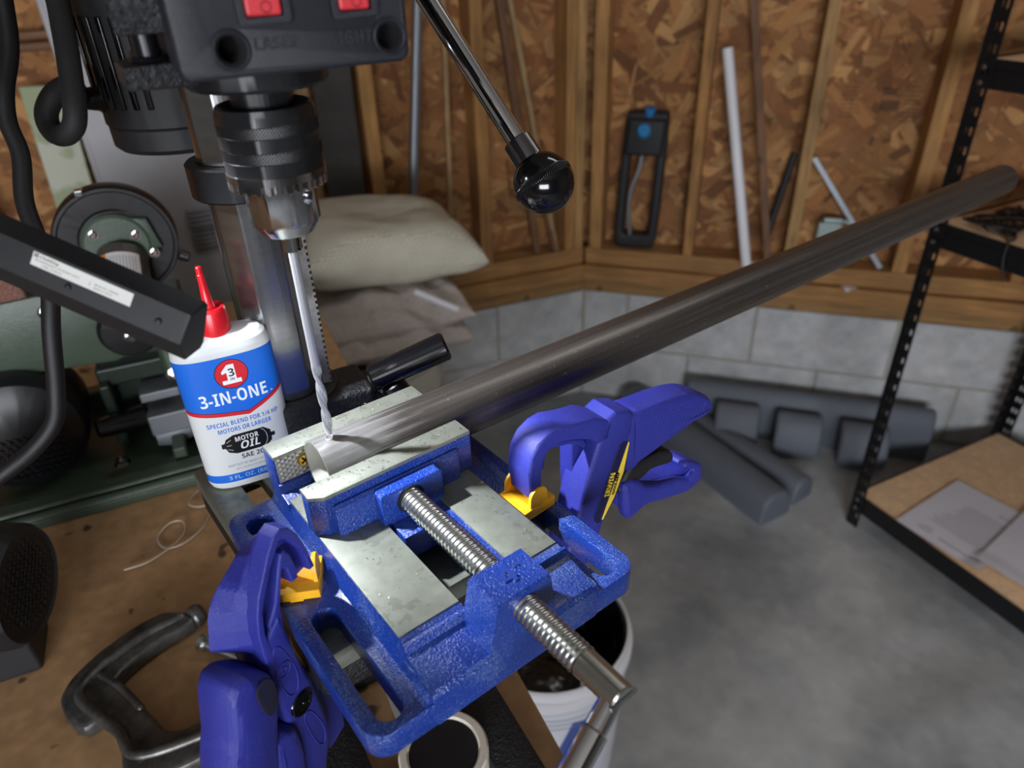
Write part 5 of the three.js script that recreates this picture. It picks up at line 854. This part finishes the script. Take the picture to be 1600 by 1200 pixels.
// ---------------------------------------------------------------- steel shelf (frame TS: x into its depth, z along its front)
{
  const X0 = 1.458, Z0 = -0.955, X1 = 2.055, Z1 = 0.20, t = thing('shelf_unit', 'black steel shelf rack with tan particle boards at the right', 'shelf', TS, [X0, 0, Z0]);
  // angle post with rows of slots in both flanges; sx, sz say which way the flanges run
  function post(x, z, sx, sz) {
    const flange = () => { const s = new THREE.Shape([[0, 0], [0.036, 0], [0.036, 1.85], [0, 1.85]].map(([a, b]) => new THREE.Vector2(a, b))); for (let y = 0.03; y < 1.83; y += 0.0375) { s.holes.push(holeRect(0.0125, 0.0185, y, y + 0.016, 0.0029)); s.holes.push(holeRect(0.0235, 0.0295, y, y + 0.016, 0.0029)); } const g = new THREE.ExtrudeGeometry(s, { depth: 0.0016, bevelEnabled: false, curveSegments: 3 }); return g.toNonIndexed(); };
    const f1 = flange(), f2 = flange().rotateY(-PI / 2);
    if (sx < 0) f1.rotateY(PI).translate(0, 0, 0.0016); if (sz < 0) f2.rotateY(PI).translate(-0.0016, 0, 0);
    return part('post', [f1.translate(x, 0, z), f2.translate(x, 0, z)], M.blackSatin, t);
  }
  post(X0, Z0, 1, 1); post(X1, Z0, -1, 1); post(X0, Z1, 1, -1); post(X1, Z1, -1, -1);
  for (const [y, k] of [[0.100, 0], [0.858, 1], [1.180, 2], [1.7, 3]]) {
    part('beam', [bx(X0 + 0.002, X0 + 0.004, y - 0.050, y + 0.004, Z0, Z1, 0.0006), bx(X0 + 0.002, X0 + 0.026, y - 0.016, y - 0.013, Z0, Z1, 0.0006), bx(X0 + 0.001, X0 + 0.006, y - 0.050, y - 0.044, Z0, Z1, 0.002)], M.blackSatin, t);
    part('beam', bx(X1 - 0.004, X1 - 0.002, y - 0.050, y + 0.004, Z0, Z1, 0.0006), M.blackSatin, t);
    part('beam', bx(X0, X1, y - 0.050, y + 0.004, Z0 + 0.002, Z0 + 0.004, 0.0006), M.blackSatin, t);
    part('beam', bx(X0, X1, y - 0.050, y + 0.004, Z1 - 0.004, Z1 - 0.002, 0.0006), M.blackSatin, t);
    part('shelf_board', bx(X0 + 0.005, X1 - 0.005, y - 0.013, y, Z0 + 0.005, Z1 - 0.005, 0.001), M.tanBoard, t);
    for (const dy of [-0.012, -0.040]) part('rivet', aim(lathe([[0, 0], [0.0055, 0], [0.0050, 0.0022], [0.003, 0.0034], [0, 0.0036]], 18), V3(X0 - 0.0002, y + dy, Z0 + 0.016), V3(X0 - 1, y + dy, Z0 + 0.016)), M.steel, t);
  }
  // paper sheets on the lowest board
  const text = canvasTex(512, 660, (q) => { q.fillStyle = '#d9d9e2'; q.fillRect(0, 0, 512, 660); q.fillStyle = '#82828e'; q.fillRect(40, 60, 60, 16); q.fillRect(110, 62, 170, 8); const r = rng(33); for (let k = 0; k < 4; k++) q.fillRect(330, 60 + k * 14, 60 + 40 * r(), 4); for (let k = 0; k < 26; k++) q.fillRect(70, 170 + k * 12, 300 + 60 * r() - k * 3, 3); for (let k = 0; k < 3; k++) q.fillRect(70, 520 + k * 12, 120, 3); });
  const draw = canvasTex(512, 660, (q) => { q.fillStyle = '#d6d6e0'; q.fillRect(0, 0, 512, 660); q.strokeStyle = '#4a4a58'; q.lineWidth = 6; const r = rng(35); q.beginPath(); for (let k = 0; k < 26; k++) q.lineTo(150 + 190 * r(), 380 + 150 * r()); q.stroke(); q.fillStyle = '#9a9aa6'; for (let k = 0; k < 5; k++) q.fillRect(50, 60 + k * 16, 180 - k * 10, 4); });
  const nz = noiser(37, 4, 3, 0.5);
  const sheet = (P, lift, curl) => surf((a, b) => { const A = [mix(P[0][0], P[1][0], a), mix(P[0][1], P[1][1], a)], B = [mix(P[3][0], P[2][0], a), mix(P[3][1], P[2][1], a)]; return [mix(A[0], B[0], b), 0.1008 + lift + 0.005 * nz(a * 0.4, b * 0.4) + curl(a, b), mix(A[1], B[1], b)]; }, 30, 40, (a, b) => [1 - b, 1 - a]);
  const dbl = (m) => std({ map: m, roughness: 0.85, side: THREE.DoubleSide });
  solo('paper_sheet', 'white printed sheet of paper with text lying on the lowest shelf', 'paper', TS, [1.55, 0.101, -0.72], sheet([[1.460, -0.825], [1.742, -0.858], [1.770, -0.640], [1.478, -0.612]], 0.0005, (a, b) => 0.012 * smooth(0.75, 1, b) * smooth(0.3, 0, a)).toNonIndexed(), dbl(text), { uv: true });
  solo('paper_sheet', 'white sheet of paper with a dark scribble overlapping the printed sheet', 'paper', TS, [1.6, 0.104, -0.55], sheet([[1.505, -0.640], [1.800, -0.700], [1.830, -0.430], [1.535, -0.400]], 0.004, (a, b) => 0.006 * smooth(0.2, 0, a)).toNonIndexed(), dbl(draw), { uv: true });
  // tangled thin cable on the middle board
  const r = rng(39), pts = []; for (let k = 0; k < 46; k++) pts.push([1.56 + 0.085 * sin(k * 1.3 + r()) + 0.02 * r(), 0.861 + 0.003 + 0.012 * r(), -0.865 + 0.052 * cos(k * 1.9 + r()) + 0.02 * r()]);
  pts.push([1.50, 0.863, -0.80], [1.47, 0.863, -0.80], [1.462, 0.868, -0.79], [1.455, 0.83, -0.785], [1.453, 0.79, -0.77]);
  solo('cable_tangle', 'tangle of thin black cable on the middle shelf', 'cable', TS, [1.55, 0.86, -0.86], tube(pts, 0.0022, 500, 7), M.rubber);
}
renderer.render(scene, camera);
